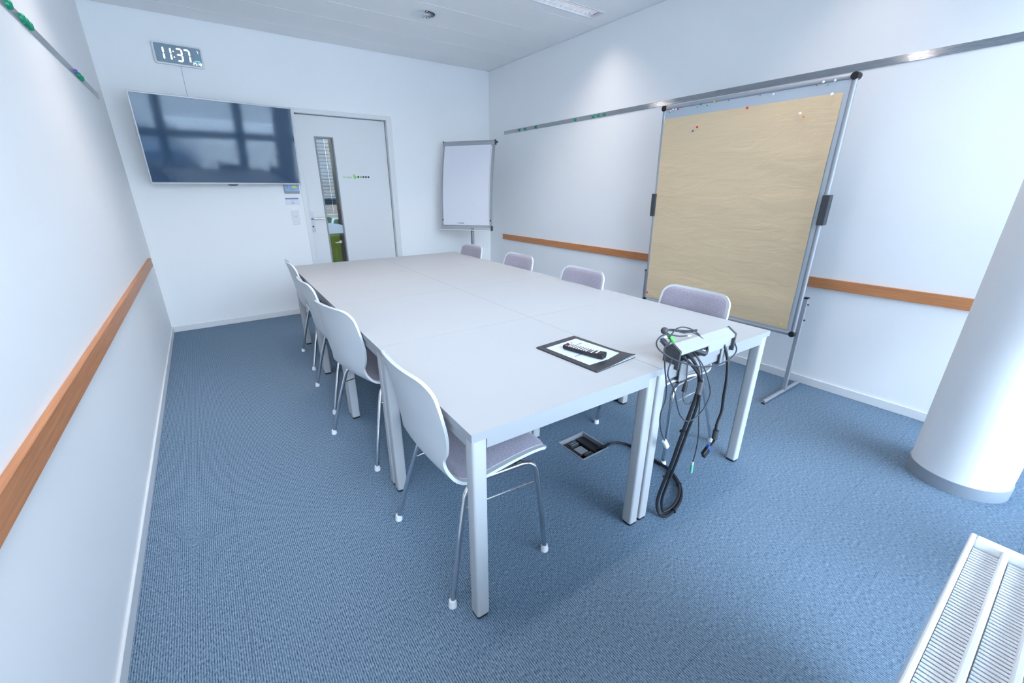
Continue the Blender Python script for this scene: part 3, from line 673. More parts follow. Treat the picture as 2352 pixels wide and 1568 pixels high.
def patch(bm, rows, cols, fn, o0, o1):
    """closed slab between offsets o0 and o1 from the surface fn(i, j)"""
    G = [[fn(i, j) for j in range(cols)] for i in range(rows)]
    def nr(i, j):
        a = G[min(i + 1, rows - 1)][j] - G[max(i - 1, 0)][j]; b = G[i][min(j + 1, cols - 1)] - G[i][max(j - 1, 0)]
        n = a.cross(b)
        return n.normalized() if n.length > 1e-9 else Vector((0, 0, 1))
    N = [[nr(i, j) for j in range(cols)] for i in range(rows)]
    sg = 1 if N[rows // 3][cols // 2].z + N[rows // 3][cols // 2].x > 0 else -1
    A = [[bm.verts.new(G[i][j] + N[i][j] * sg * o1(i, j)) for j in range(cols)] for i in range(rows)]
    B = [[bm.verts.new(G[i][j] + N[i][j] * sg * o0) for j in range(cols)] for i in range(rows)]
    for i in range(rows - 1):
        for j in range(cols - 1):
            bm.faces.new((A[i][j], A[i + 1][j], A[i + 1][j + 1], A[i][j + 1])); bm.faces.new((B[i][j], B[i][j + 1], B[i + 1][j + 1], B[i + 1][j]))
    for i in range(rows - 1):
        bm.faces.new((A[i][0], B[i][0], B[i + 1][0], A[i + 1][0])); bm.faces.new((A[i][-1], A[i + 1][-1], B[i + 1][-1], B[i][-1]))
    for j in range(cols - 1):
        bm.faces.new((A[0][j], A[0][j + 1], B[0][j + 1], B[0][j])); bm.faces.new((A[-1][j], B[-1][j], B[-1][j + 1], A[-1][j + 1]))
NC = 15
def make_chair(label, group):
    t = thing('conference_chair', label, 'chair', (0, 0, 0), 0, group)
    bm = nbm(); patch(bm, len(PX), NC, lambda i, j: shell_pt(i, -1 + 2 * j / (NC - 1)), -0.0055, lambda i, j: 0.0055)
    obj('shell', bm, shell_m, t, True)
    def pad(name, i0, i1, ins, r):
        bm = nbm(); L0, L1 = LEN[i0], LEN[i1]
        def f(i, j):
            k = i0 + i; p = PX[k]; hw = PW[k] - ins
            for dd in (LEN[k] - L0, L1 - LEN[k]):
                if dd < r: hw = hw - r + math.sqrt(max(0, r * r - (r - dd) ** 2))
            y = (-1 + 2 * j / (NC - 1)) * hw; f_ = min(1, max(0, (LEN[k] / LT - 0.48) / 0.16)); q = (y / 0.2) ** 2
            return Vector((p.x + 0.022 * q * f_, y, p.z + 0.010 * q * (1 - f_)))
        rows = i1 - i0 + 1
        def th(i, j):
            ed = min(i, rows - 1 - i, j, NC - 1 - j)
            return 0.0085 if ed == 0 else (0.0145 if ed == 1 else 0.0175)
        patch(bm, rows, NC, f, 0.0050, th); return obj(name, bm, fabric_m, t, True)
    pad('seat_pad', 4, 38, 0.020, 0.03); pad('back_pad', 49, len(PX) - 3, 0.016, 0.04)
    for s in (-1, 1):
        fr = catmull([(0.205, s * 0.242, 0.016), (0.190, s * 0.229, 0.20), (0.177, s * 0.217, 0.345), (0.170, s * 0.212, 0.388), (0.150, s * 0.206, 0.412), (0.118, s * 0.200, 0.420)], 6)
        bk = catmull([(-0.205, s * 0.242, 0.016), (-0.160, s * 0.214, 0.20), (-0.120, s * 0.190, 0.345), (-0.107, s * 0.184, 0.385), (-0.086, s * 0.180, 0.406), (-0.055, s * 0.178, 0.414)], 6)
        for P in (fr, bk):
            bm = nbm(); tube(bm, P, 0.0098, 12); lg = obj('leg', bm, chrome_m, t, True)
            bm = nbm(); d_ = (P[0] - P[3]).normalized(); lathe(bm, [(0.015, 0), (0.0155, 0.010), (0.0125, 0.022), (0.0125, 0.026)], 16, Matrix.Translation((P[0].x + d_.x * 0.004, P[0].y + d_.y * 0.004, 0.0))); obj('glide', bm, glide_m, lg, True)
        bm = nbm(); tube(bm, [fr[-1], bk[-1]], 0.0098, 12); obj('seat_rail', bm, chrome_m, t, True)
        bm = nbm(); a, b = fr[11], bk[11]; a = a + Vector((0, -s * 0.010, 0)); b = b + Vector((0, -s * 0.010, 0)); tube(bm, [a, b], 0.0032, 8); obj('side_rod', bm, chrome_m, t, True)
    for x, s_ in ((0.105, 0.200), (-0.062, 0.181)):
        bm = nbm(); box(bm, x - 0.014, x + 0.014, -s_, s_, 0.424, 0.434, 0.002, 1); obj('crossbar', bm, black_m, t)
    return t
GLc, GRc = 'chairs along the left side of the table', 'chairs along the right side of the table'
ch0 = make_chair('grey shell chair with lilac pad nearest the camera on the left', GLc)
ch0.location = (0.170, 0.344, 0)
dup(ch0, (0.160, 1.250, 0), math.radians(11), 'grey shell chair second from the front on the left, turned slightly', GLc)
dup(ch0, (0.183, 1.930, 0), 0, 'grey shell chair third from the front on the left', GLc)
dup(ch0, (0.234, 2.735, 0), math.radians(-1.4), 'grey shell chair farthest on the left, near the television', GLc)
dup(ch0, (1.448, 0.395, 0), PI - math.radians(3), 'chair in front of the pinboard with lilac backrest above the table edge', GRc)
dup(ch0, (1.415, 1.205, 0), PI - 0.03, 'right side chair second from the pinboard end', GRc)
dup(ch0, (1.470, 2.010, 0), PI - 0.03, 'right side chair third from the pinboard end', GRc)
dup(ch0, (1.470, 2.785, 0), PI - 0.03, 'right side chair farthest away, in front of the flipchart pole', GRc)

# ================================================================ PINBOARD
TLT = math.atan2(0.045, 1.471)
pb = thing('pinboard', 'large folding pinboard on legs covered with brown kraft paper', 'pinboard', (2.600, 0, 0.431))
pb.rotation_euler = (0, -TLT, 0)
BY0, BY1, BH = 0.212, 1.368, 1.472
for k, (z0, z1) in enumerate(((0.012, 0.7425), (0.7440, BH - 0.012))):
    bm = nbm(); box(bm, 0.0, 0.016, BY0, BY1, z0, z1, 0.001, 1); obj('felt_panel', bm, felt_m, pb)
R_ = 0.0155
bm = nbm(); tube(bm, [(0.008, BY0 - 0.004, 0.0), (0.008, BY1 + 0.004, 0.0)], R_, 14); obj('frame_bar', bm, alu_m, pb, True)
bm = nbm(); tube(bm, [(0.008, BY0 - 0.004, BH), (0.008, BY1 + 0.004, BH)], R_, 14); obj('frame_bar', bm, alu_m, pb, True)
for y in (BY0 - 0.006, BY1 + 0.004):
    bm = nbm(); tube(bm, [(0.008, y, 0.0), (0.008, y, BH)], R_ * 0.9, 14); obj('frame_bar', bm, alu_m, pb, True)
    for z in (0.0, BH):
        bm = nbm(); lathe(bm, [(0.0, -0.0215), (0.017, -0.0205), (0.0195, -0.017), (0.0195, 0.030), (0.0, 0.030)][::-1], 20, dirmat((0.008, y, z), (1, 0, 0))); obj('corner_cap', bm, black_m, pb, True)
for y0, y1 in ((BY0 - 0.034, BY0 + 0.006), (BY1 - 0.010, BY1 + 0.030)):
    bm = nbm(); box(bm, -0.016, 0.03, y0, y1, 0.700, 0.872, 0.003, 1); obj('hinge_clamp', bm, dark_m, pb)
for y in (BY0 - 0.030, BY1 + 0.030):
    s = -1 if y < 1 else 1
    bm = nbm(); box(bm, 0.012, 0.036, y - 0.012, y + 0.012, -0.415, 0.245, 0.002, 1); lg = obj('leg', bm, alu_m, pb)
    bm = nbm(); box(bm, 0.010, 0.038, y - 0.014, y + 0.014, 0.245, 0.252); obj('leg_cap', bm, black_m, lg)
    bm = nbm(); tube(bm, [(-0.27, y, -0.417), (0.25, y, -0.417)], 0.0125, 12); 
    bmesh.ops.rotate(bm, verts=bm.verts, cent=(0.02, y, -0.417), matrix=Matrix.Rotation(TLT, 3, 'Y')); obj('foot_bar', bm, alu_m, lg, True)
    bm = nbm(); lathe(bm, [(0.0130, 0), (0.0130, 0.006), (0, 0.006)], 14, dirmat((-0.268, y, -0.417 - 0.009), (-1, 0, 0))); obj('foot_cap', bm, black_m, lg)
    for z in (0.10, 0.205):
        bm = nbm(); lathe(bm, [(0.005, 0), (0.005, 0.008), (0, 0.008)], 10, dirmat((0.03, y + s * 0.012, z), (0, s, 0))); obj('knob', bm, dark_m, lg)
bm = nbm(); box(bm, -0.0088, -0.0080, BY1 - 0.05, BY1 - 0.018, BH - 0.008, BH + 0.002); obj('brand_strip', bm, tag_o, pb)
# kraft paper sheet pinned on the board
nx, nz = 44, 54; PY0, PY1, PZ0, PZ1 = 0.240, 1.362, 0.026, 1.401
bm = nbm()
def kpt(i, j):
    u = i / nx; v = j / nz; y = PY0 + (PY1 - PY0) * u; z = PZ0 + (PZ1 - PZ0) * v
    lift = 0.0035 + 0.0035 * (noise.fractal(Vector((y * 2.2, z * 7, 0.3)), 1.0, 2.0, 3) + 0.5) + 0.010 * math.exp(-((v - 0.10) / 0.07) ** 2) * (0.35 + 0.65 * (1 - u)) * (1 - 0.7 * math.exp(-(u / 0.12) ** 2))
    lift *= min(1, (1 - v) * 12 + 0.15)
    lift += 0.012 * math.exp(-((u) / 0.03) ** 2) * math.exp(-((v - 0.55) / 0.25) ** 2)
    return Vector((-max(lift, 0.0012), y, z))
V = [[bm.verts.new(kpt(i, j)) for j in range(nz + 1)] for i in range(nx + 1)]
for i in range(nx):
    for j in range(nz): bm.faces.new((V[i][j], V[i + 1][j], V[i + 1][j + 1], V[i][j + 1]))
kp = obj('kraft_paper', bm, kraft_m, None, True); kp.location = (2.600, 0, 0.431); kp.rotation_euler = (0, -TLT, 0)
tag(kp, 'crinkled brown kraft paper sheet pinned over the pinboard', 'paper')
# pushpins: position (y, height above the board's lower edge), colour, tilt
pins = [('black', 1.318, 1.439, 'tiny black pin at the upper left end of the pinboard top margin'), ('white', 1.302, 1.444, 'left pin of the white trio near the upper left pinboard corner'),
        ('white', 1.285, 1.449, 'middle pin of the white trio near the upper left pinboard corner'), ('white', 1.264, 1.446, 'right pin of the white trio beside the crimson pin'),
        ('red', 1.248, 1.446, 'crimson pin beside three white ones on the pinboard top margin'), ('brown', 1.103, 1.443, 'tiny reddish pin left of the green one on the top margin'),
        ('green', 1.071, 1.448, 'dark green pin on the left part of the top margin'), ('black', 1.029, 1.442, 'tiny black pin between the green and the yellow pin'),
        ('yellow', 0.972, 1.450, 'yellow pin on the pinboard top margin'), ('blue', 0.880, 1.451, 'tiny blue pin right of the yellow one on the top margin'),
        ('brown', 0.681, 1.452, 'tiny dark red pin at the middle of the top margin'), ('white', 0.596, 1.440, 'lone white pin at the middle of the top margin'),
        ('brown', 0.380, 1.453, 'tiny brown pin on the right part of the top margin'), ('white', 0.345, 1.456, 'small white pin left of the little green one at upper right'),
        ('green', 0.324, 1.443, 'tiny green pin near the upper right pinboard corner'), ('white', 0.287, 1.456, 'white pin nearest the upper right pinboard corner on the grey margin'),
        ('pale_yellow', 1.341, 1.374, 'pale yellow pin in the upper left corner of the kraft paper'), ('red', 1.072, 1.309, 'red pin above the blue pin on the kraft paper'),
        ('blue', 1.103, 1.290, 'blue pin beside a red one on the kraft paper'), ('red', 0.741, 1.380, 'red pin at the top middle of the kraft paper'),
        ('white', 0.426, 1.312, 'white pin beside the orange one on the kraft paper'), ('orange', 0.404, 1.293, 'orange pin on the right part of the kraft paper'),
        ('white', 0.287, 1.386, 'white pin in the upper right corner of the kraft paper'), ('red', 1.335, 0.060, 'red pin in the lower left corner of the kraft paper'),
        ('yellow', 0.273, 0.048, 'yellow pin in the lower right corner of the kraft paper')]
for c, y, z, lab in pins:
    onp = PY0 < y < PY1 and z < PZ1 - 0.004
    t = thing('pushpin', lab, 'pin', (0, 0, 0), 0, 'pushpins on the pinboard'); t.matrix_world = pb.matrix_basis @ Matrix.Translation((0, y, z))
    small = c in ('black', 'brown') or (c == 'blue' and z > 1.4) or (c == 'green' and y < 0.5)
    r = 0.0032 if small else (0.0075 if z < 1.40 and c in ('white', 'red', 'yellow') and z > 0.04 else 0.0060)
    L = 0.006 if small else (0.022 if r > 0.007 else 0.015)
    dr = Vector((-1, random.uniform(-0.15, 0.15), random.uniform(0.15, 0.45)))
    tip = Vector((0.004, 0, 0)) if not onp else Vector((0.002, 0, 0)); hd = tip + dr.normalized() * (L + 0.004)
    bm = nbm(); lathe(bm, [(r * 0.55, 0), (r * 0.5, r * 0.5), (r, r * 0.75), (r, r * 1.15), (r * 0.6, r * 1.35), (0, r * 1.4)], 12, dirmat(hd, dr)); obj('pin_head', bm, PIN[c], t, True)
    bm = nbm(); tube(bm, [tip, hd + dr.normalized() * 0.001], 0.0007, 5); obj('needle', bm, needle_m, t)

# ================================================================ FLIPCHART
fcx, fcy = 2.232, 3.812
u_ = Vector((0.595, -0.804, 0)).normalized(); ang = math.atan2(u_.y, u_.x)
fc = thing('flipchart', 'grey framed flipchart with blank white pad on a pole in the far corner', 'flipchart', (fcx, fcy, 0), ang)
# local: +x along the board to the right, +y away from the room, z up
FZ0, FZ1, FWd = 0.905, 1.885, 0.330
def off(z): tt = (z - FZ0) / (FZ1 - FZ0); return 0.155 * max(tt, 0) ** 2.3
def curved(x0, x1, d0, d1, z0, z1, n=14):
    bm = nbm(); zs = [z0 + (z1 - z0) * k / n for k in range(n + 1)]; R4 = []
    for z in zs: R4.append([bm.verts.new(p) for p in ((x0, off(z) + d0, z), (x1, off(z) + d0, z), (x1, off(z) + d1, z), (x0, off(z) + d1, z))])
    for a, b in zip(R4, R4[1:]):
        for k in range(4): bm.faces.new((a[k], a[(k + 1) % 4], b[(k + 1) % 4], b[k]))
    bm.faces.new(R4[0][::-1]); bm.faces.new(R4[-1]); return bm
obj('back_panel', curved(-FWd + 0.012, FWd - 0.012, 0.004, 0.016, FZ0, FZ1), trim_m, fc, True)
for s in (-1, 1):
    xa, xb = sorted((s * FWd, s * (FWd - 0.024))); obj('side_frame', curved(xa, xb, -0.006, 0.024, FZ0 + 0.005, FZ1 - 0.01), alu_m, fc, True)
    bm = nbm(); lathe(bm, [(0.008, 0), (0.008, 0.008), (0, 0.008)], 14, dirmat((s * (FWd - 0.012), off(0.985) - 0.006, 0.985), (0, -1, 0))); obj('hook_knob', bm, black_m, fc)
pad = obj('paper_pad', curved(-FWd + 0.020, FWd - 0.040, -0.008, 0.003, FZ0 + 0.02, FZ1 - 0.05), paper_m, fc, True)
for x0, x1 in ((-0.12, -0.11), (-0.095, -0.03), (0.03, 0.065)):
    zz = FZ0 + 0.045; bm = nbm(); box(bm, x0, x1, off(zz) - 0.0088, off(zz) - 0.0081, zz - 0.006, zz + 0.005); obj('footer_mark', bm, grey_ink if x0 < 0 else paper_m, pad)
yt = off(FZ1) + 0.0
bm = nbm(); prism(bm, [(yt - 0.020, FZ1 - 0.060), (yt - 0.028, FZ1 - 0.045), (yt - 0.030, FZ1 - 0.018), (yt - 0.016, FZ1), (yt + 0.012, FZ1 + 0.002), (yt + 0.024, FZ1 - 0.015), (yt + 0.014, FZ1 - 0.040), (yt - 0.008, FZ1 - 0.062)], 0, -FWd - 0.004, FWd + 0.002); obj('clamp_bar', bm, alu_m, fc, True)
for s in (-1, 1):
    bm = nbm(); box(bm, s * (FWd + 0.004) - 0.006, s * (FWd + 0.004) + 0.006, yt - 0.024, yt + 0.026, FZ1 - 0.050, FZ1 + 0.004, 0.004, 2); obj('end_cap', bm, dark_m, fc)
bm = nbm(); lathe(bm, [(0.008, 0), (0.011, 0.02), (0, 0.024)], 12, dirmat((FWd + 0.008, yt + 0.010, FZ1 - 0.020), (1, 0.3, -0.2))); obj('clamp_knob', bm, dark_m, fc)
bm = nbm(); prism(bm, [(-0.030, FZ0 - 0.012), (-0.024, FZ0 + 0.014), (0.006, FZ0 + 0.018), (0.020, FZ0 + 0.004), (0.020, FZ0 - 0.016)], 0, -FWd - 0.004, FWd + 0.002); obj('bottom_bar', bm, alu_m, fc, True)
bm = nbm(); box(bm, -FWd - 0.01, FWd, -0.075, 0.02, FZ0 - 0.036, FZ0 - 0.028, 0.002, 1); obj('pen_tray', bm, trim_m, fc)
for s in (1,):
    bm = nbm(); box(bm, s * (FWd + 0.004) - 0.006, s * (FWd + 0.004) + 0.006, -0.034, 0.026, FZ0 - 0.04, FZ0 + 0.016, 0.004, 2); obj('end_cap', bm, dark_m, fc)
px, py = 0.05, 0.062
bm = nbm(); tube(bm, [(px, py, 0.04), (px, py, 1.10)], 0.021, 18); obj('pole', bm, alu_m, fc, True)
bm = nbm(); box(bm, px - 0.004, px + 0.004, py - 0.024, py - 0.019, 0.05, 0.86); obj('pole_groove', bm, dark_m, fc)
bm = nbm(); box(bm, px - 0.05, px + 0.05, 0.036, py - 0.01, 0.93, 1.08); obj('pole_bracket', bm, dark_m, fc)
for k in range(5):
    a = 2 * PI * k / 5 + 0.3; e = Vector((px + 0.27 * math.cos(a), py + 0.27 * math.sin(a), 0.020))
    bm = nbm(); tube(bm, [(px, py, 0.06), e], [0.018, 0.011], 8); lg = obj('base_leg', bm, alu_m, fc, True)
    bm = nbm(); lathe(bm, [(0.014, 0), (0.014, 0.012), (0, 0.012)], 12, Matrix.Translation((e.x, e.y, 0))); obj('foot', bm, black_m, lg)

# ================================================================ FLOOR BOX
fb = thing('floor_service_box', 'open metal framed floor box with black sockets in the carpet under the table', 'floor box', (1.019, 0.527, 0))
h = 0.099
bm = nbm()
for (a0, a1, b0, b1) in ((-h, h, h - 0.006, h), (-h, h, -h, -h + 0.006), (-h, -h + 0.006, -h + 0.006, h - 0.006), (h - 0.006, h, -h + 0.006, h - 0.006)): box(bm, a0, a1, b0, b1, -0.07, 0.003)
obj('box_frame', bm, alu_m, fb)
bm = nbm(); box(bm, -h + 0.006, h - 0.006, -h + 0.006, h - 0.006, -0.075, -0.062); obj('box_bottom', bm, black_m, fb)
bm = nbm(); box(bm, -h + 0.010, -h + 0.05, -0.05, 0.085, -0.05, -0.016, 0.003, 1); obj('socket_bank', bm, black_m, fb)
bm = nbm(); box(bm, 0.030, h - 0.012, -0.08, 0.085, -0.05, -0.018, 0.003, 1); obj('socket_bank', bm, black_m, fb)
bm = nbm(); box(bm, -0.040, 0.022, -0.025, 0.035, -0.05, -0.030, 0.002, 1); obj('cover_plate', bm, alu_m, fb)
bm = nbm(); box(bm, -0.040, 0.022, 0.048, 0.085, -0.05, -0.020, 0.002, 1); obj('socket_module', bm, dark_m, fb)
bm = nbm(); box(bm, -0.040, 0.022, -0.085, -0.040, -0.05, -0.020, 0.002, 1); obj('socket_module', bm, dark_m, fb)
for y in (0.052, 0.066, -0.078, -0.05):
    bm = nbm(); box(bm, -0.030, 0.012, y - 0.0015, y + 0.0015, -0.0195, -0.0185); obj('socket_edge', bm, alu_m, fb)

# ================================================================ FOLDER, REMOTE
fo = thing('presentation_folder', 'black folder with white sheet in its window on the near table', 'folder', (0.560, 0.408, TH), math.radians(-86.2))
# local x runs along the long side (toward the camera), y across
FL, FW_ = 0.318, 0.232
bm = nbm(); box(bm, 0, FL, 0, FW_, 0.0003, 0.0018); obj('back_cover', bm, fold_m, fo)
def lift(x, y): return 0.0045 + 0.010 * max(0, (x - 0.20) / 0.118) ** 2 * math.exp(-((y - 0.205) / 0.075) ** 2)
bm = nbm(); nx_, ny_ = 14, 10; V = {}
for sdz in (0, 1):
    for i in range(nx_ + 1):
        for j in range(ny_ + 1):
            x, y = FL * i / nx_, FW_ * j / ny_; V[sdz, i, j] = bm.verts.new((x, y, lift(x, y) + 0.0012 * sdz))
for i in range(nx_):
    for j in range(ny_):
        bm.faces.new((V[1, i, j], V[1, i + 1, j], V[1, i + 1, j + 1], V[1, i, j + 1])); bm.faces.new((V[0, i, j], V[0, i, j + 1], V[0, i + 1, j + 1], V[0, i + 1, j]))
for i in range(nx_):
    bm.faces.new((V[0, i, 0], V[0, i + 1, 0], V[1, i + 1, 0], V[1, i, 0])); bm.faces.new((V[0, i, ny_], V[1, i, ny_], V[1, i + 1, ny_], V[0, i + 1, ny_]))
for j in range(ny_):
    bm.faces.new((V[0, 0, j], V[1, 0, j], V[1, 0, j + 1], V[0, 0, j + 1])); bm.faces.new((V[0, nx_, j], V[0, nx_, j + 1], V[1, nx_, j + 1], V[1, nx_, j]))
obj('front_cover', bm, fold_m, fo, True)
bm = nbm(); box(bm, 0.004, FL - 0.003, 0.004, FW_ - 0.004, 0.002, 0.0042); obj('inner_sheets', bm, sheet_m, fo)
bm = nbm(); P = [(0.034, 0.024), (0.034, 0.206), (0.262, 0.206), (0.272, 0.120), (0.262, 0.024)]
vs = [bm.verts.new((x, y, lift(x, y) + 0.0016)) for x, y in P] ; vt = [bm.verts.new((x, y, lift(x, y) + 0.0021)) for x, y in P]
bm.faces.new(vs[::-1]); bm.faces.new(vt)
for i in range(5): j = (i + 1) % 5; bm.faces.new((vs[i], vs[j], vt[j], vt[i]))
sw = obj('window_sheet', bm, sheet_m, fo)
for (x0, x1, y0_, y1_) in ((0.055, 0.062, 0.13, 0.16), (0.085, 0.092, 0.15, 0.18), (0.17, 0.176, 0.045, 0.085)):
    bm = nbm(); box(bm, x0, x1, y0_, y1_, 0.0071, 0.0076); obj('print_line', bm, grey_ink, sw)
rp = Vector((0.650, 0.330, TH + 0.0085)); re_ = Vector((0.690, 0.160, TH + 0.0085))
rdir = (re_ - rp).normalized(); rmang = math.atan2(rdir.y, rdir.x)
rm = thing('remote_control', 'black remote control with rows of small keys lying on the folder', 'remote control', tuple(rp), rmang)
RL, RW = 0.178, 0.023
bm = nbm(); ns = 14
secs = []
for k in range(ns + 1):
    x = RL * k / ns; e = min(1, math.sqrt(max(0.0, 1 - max(0, (0.012 - x) / 0.012) ** 2)), math.sqrt(max(0.0, 1 - max(0, (x - RL + 0.014) / 0.014) ** 2)))
    wd = RW * (0.80 + 0.20 * e); hh = 0.016 + (0.006 * max(0, (x / RL - 0.75) / 0.25))
    zb = 0.0 if x < RL * 0.8 else 0.0
    secs.append([bm.verts.new(p) for p in ((x, -wd * 0.75, zb), (x, -wd, zb + 0.006), (x, -wd, hh - 0.004), (x, -wd * 0.85, hh), (x, wd * 0.85, hh), (x, wd, hh - 0.004), (x, wd, zb + 0.006), (x, wd * 0.75, zb))])
for a, b in zip(secs, secs[1:]):
    for k in range(8): bm.faces.new((a[k], a[(k + 1) % 8], b[(k + 1) % 8], b[k]))
bm.faces.new(secs[0][::-1]); bm.faces.new(secs[-1]); obj('remote_body', bm, black_m, rm, True)
kb = nbm(); box(kb, -0.0033, 0.0033, -0.0042, 0.0042, 0, 0.0022, 0.0008, 1); key = None
for r_ in range(11):
    for c_ in range(3 if r_ not in (0,) else 2):
        x = 0.014 + r_ * 0.0115; y = (-0.013 + 0.013 * c_) if r_ else (-0.013 + 0.026 * c_)
        m_ = keyr_m if (r_ == 0 and c_ == 0) or (r_ == 9 and c_ == 0) else (keyg_m if r_ == 9 and c_ == 1 else key_m)
        if key is None: o = key = obj('key', kb, m_, rm)
        else:
            o = key.copy(); C.objects.link(o); o.parent = rm
            o.material_slots[0].link = 'OBJECT'; o.material_slots[0].material = m_
        o.location = (x, y, 0.0158)
bm = nbm(); box(bm, 0.146, 0.152, -0.014, 0.012, 0.0192, 0.0200); obj('maker_mark', bm, key_m, rm)

# ================================================================ CABLE BOX (media hub) on the table end
hub = thing('table_media_hub', 'silver and black cable box clamped to the near right table end', 'connection box', tpos(0.876, 0), TYAW)
HLn = 0.385
PLT = [(-0.016, 0.700), (-0.016, 0.774), (0.022, 0.797), (0.052, 0.765), (0.052, 0.7186), (-0.0010, 0.7186), (-0.0010, 0.700)]
for x0 in (0.0, HLn - 0.010):
    bm = nbm(); prism(bm, PLT, 0, x0, x0 + 0.010); ep = obj('end_plate', bm, dark_m, hub)
    if x0 == 0:
        for y, z in ((0.010, 0.773), (0.020, 0.735)):
            bm = nbm(); lathe(bm, [(0.0026, 0), (0.0026, 0.0012), (0, 0.0012)], 10, dirmat((0.0, y, z), (-1, 0, 0))); obj('screw', bm, black_m, ep)
a, b = 0.010, HLn - 0.010
bm = nbm(); prism(bm, [(-0.014, 0.758), (-0.014, 0.772), (0.021, 0.794), (0.049, 0.764), (0.049, 0.750), (0.021, 0.778), (-0.010, 0.758)], 0, a, b); obj('top_cover', bm, tvb_m, hub)
bm = nbm(); box(bm, a, b, 0.020, 0.048, 0.7188, 0.750); obj('rear_body', bm, tvb_m, hub)
bm = nbm(); box(bm, a + 0.19, b, -0.004, 0.010, 0.7188, 0.760); obj('front_panel', bm, tvb_m, hub)
bm = nbm(); box(bm, a, a + 0.19, 0.006, 0.014, 0.7188, 0.762); obj('port_panel', bm, black_m, hub)
bm = nbm(); prism(bm, [(a, -0.012), (a + 0.19, -0.012), (a + 0.17, 0.005), (a, 0.005)], 2, 0.754, 0.7575); obj('port_shade', bm, dark_m, hub)
for x in (0.035, HLn - 0.075):
    bm = nbm(); box(bm, x, x + 0.045, -0.0075, -0.0022, 0.640, 0.7185, 0.001, 1); box(bm, x, x + 0.045, -0.0022, 0.03, 0.6400, 0.6445); obj('clamp', bm, shaded_edge_m, hub)
def plug(name, parent, p, d_, L, w_, h_, m, bev=0.002):
    bm = nbm(); box(bm, -w_ / 2, w_ / 2, -h_ / 2, h_ / 2, 0, L, bev, 1); bmesh.ops.transform(bm, matrix=dirmat(p, d_), verts=bm.verts); return obj(name, bm, m, parent)
def cable(name, label, pts, r, m=cable_m, n=6, group='cables of the connection box'):
    t = thing(name, label, 'cable', (0, 0, 0), 0, group); bm = nbm(); tube(bm, catmull(pts, n), r, 8); obj('cord', bm, m, t, True); return t
t = cable('cable', 'thick black cable hanging from the connection box to the floor box', [(0.935, -0.022, 0.742), (0.942, -0.052, 0.736), (0.956, -0.075, 0.693), (0.973, -0.08, 0.635), (0.973, -0.078, 0.588), (0.962, -0.072, 0.511), (0.943, -0.06, 0.381), (0.925, -0.05, 0.259), (0.904, -0.038, 0.15), (0.896, -0.032, 0.070), (0.899, -0.045, 0.022), (0.915, -0.067, 0.0075), (0.971, -0.069, 0.0075), (1.057, -0.049, 0.0075), (1.129, -0.007, 0.0075), (1.18, 0.05, 0.0075), (1.22, 0.126, 0.0075), (1.218, 0.175, 0.0075), (1.224, 0.274, 0.0075), (1.225, 0.361, 0.0075), (1.193, 0.411, 0.014), (1.150, 0.420, 0.022), (1.116, 0.430, 0.020), (1.100, 0.450, 0.000), (1.080, 0.480, -0.014)], 0.0068)
plug('connector', t, (0.920, 0.004, 0.738), (0.35, -0.9, -0.1), 0.040, 0.030, 0.013, dark_m)
for p_, d_ in (((0.912, -0.042, 0.20), (0.3, 0, 1)), ((0.975, -0.069, 0.008), (1, 0.1, 0)), ((1.15, 0.02, 0.008), (0.6, 0.8, 0)), ((0.947, -0.062, 0.42), (0.15, 0, 1))):
    bm = nbm(); lathe(bm, [(0.0115, -0.003), (0.0115, 0.003)], 12, dirmat(p_, d_)); 
    box(bm, p_[0] + 0.008, p_[0] + 0.020, p_[1] - 0.003, p_[1] + 0.003, max(p_[2] - 0.002, 0.003), max(p_[2] - 0.002, 0.003) + 0.004)
    obj('cable_tie', bm, black_m, t)
t = cable('cable', 'second thick black cable strapped beside the first with dark ferrite block', [(0.900, -0.020, 0.745), (0.904, -0.05, 0.741), (0.931, -0.08, 0.702), (0.966, -0.09, 0.650), (0.977, -0.088, 0.59), (0.976, -0.083, 0.514), (0.958, -0.070, 0.383), (0.939, -0.060, 0.262), (0.917, -0.049, 0.149), (0.910, -0.044, 0.080), (0.915, -0.052, 0.030), (0.933, -0.056, 0.0210), (0.983, -0.055, 0.0190), (1.051, -0.038, 0.0190), (1.118, -0.002, 0.0190), (1.166, 0.052, 0.0195), (1.203, 0.122, 0.0195), (1.205, 0.20, 0.0195), (1.210, 0.300, 0.0195), (1.205, 0.37, 0.020), (1.165, 0.408, 0.028), (1.120, 0.418, 0.034), (1.096, 0.440, 0.012), (1.070, 0.47, -0.010)], 0.0058)
bm = nbm(); tube(bm, [(0.948, -0.100, 0.655), (0.940, -0.104, 0.637), (0.930, -0.106, 0.612)], 0.0115, 10); obj('ferrite_block', bm, dark_m, t, True)
plug('connector', t, (0.893, 0.004, 0.742), (0.25, -0.95, -0.05), 0.034, 0.022, 0.012, dark_m)
t = cable('cable', 'thin grey network cable ending in a clear plug at the left', [(0.878, 0.010, 0.812), (0.840, -0.015, 0.822), (0.815, -0.03, 0.822), (0.765, -0.045, 0.817), (0.748, -0.06, 0.792), (0.760, -0.062, 0.739), (0.788, -0.06, 0.663), (0.793, -0.06, 0.607), (0.778, -0.06, 0.567), (0.780, -0.06, 0.52), (0.803, -0.06, 0.464), (0.833, -0.06, 0.419)], 0.0026, gcable_m)
plug('network_plug', t, (0.828, -0.06, 0.422), (0.35, 0, -0.5), 0.050, 0.018, 0.014, clearp_m)
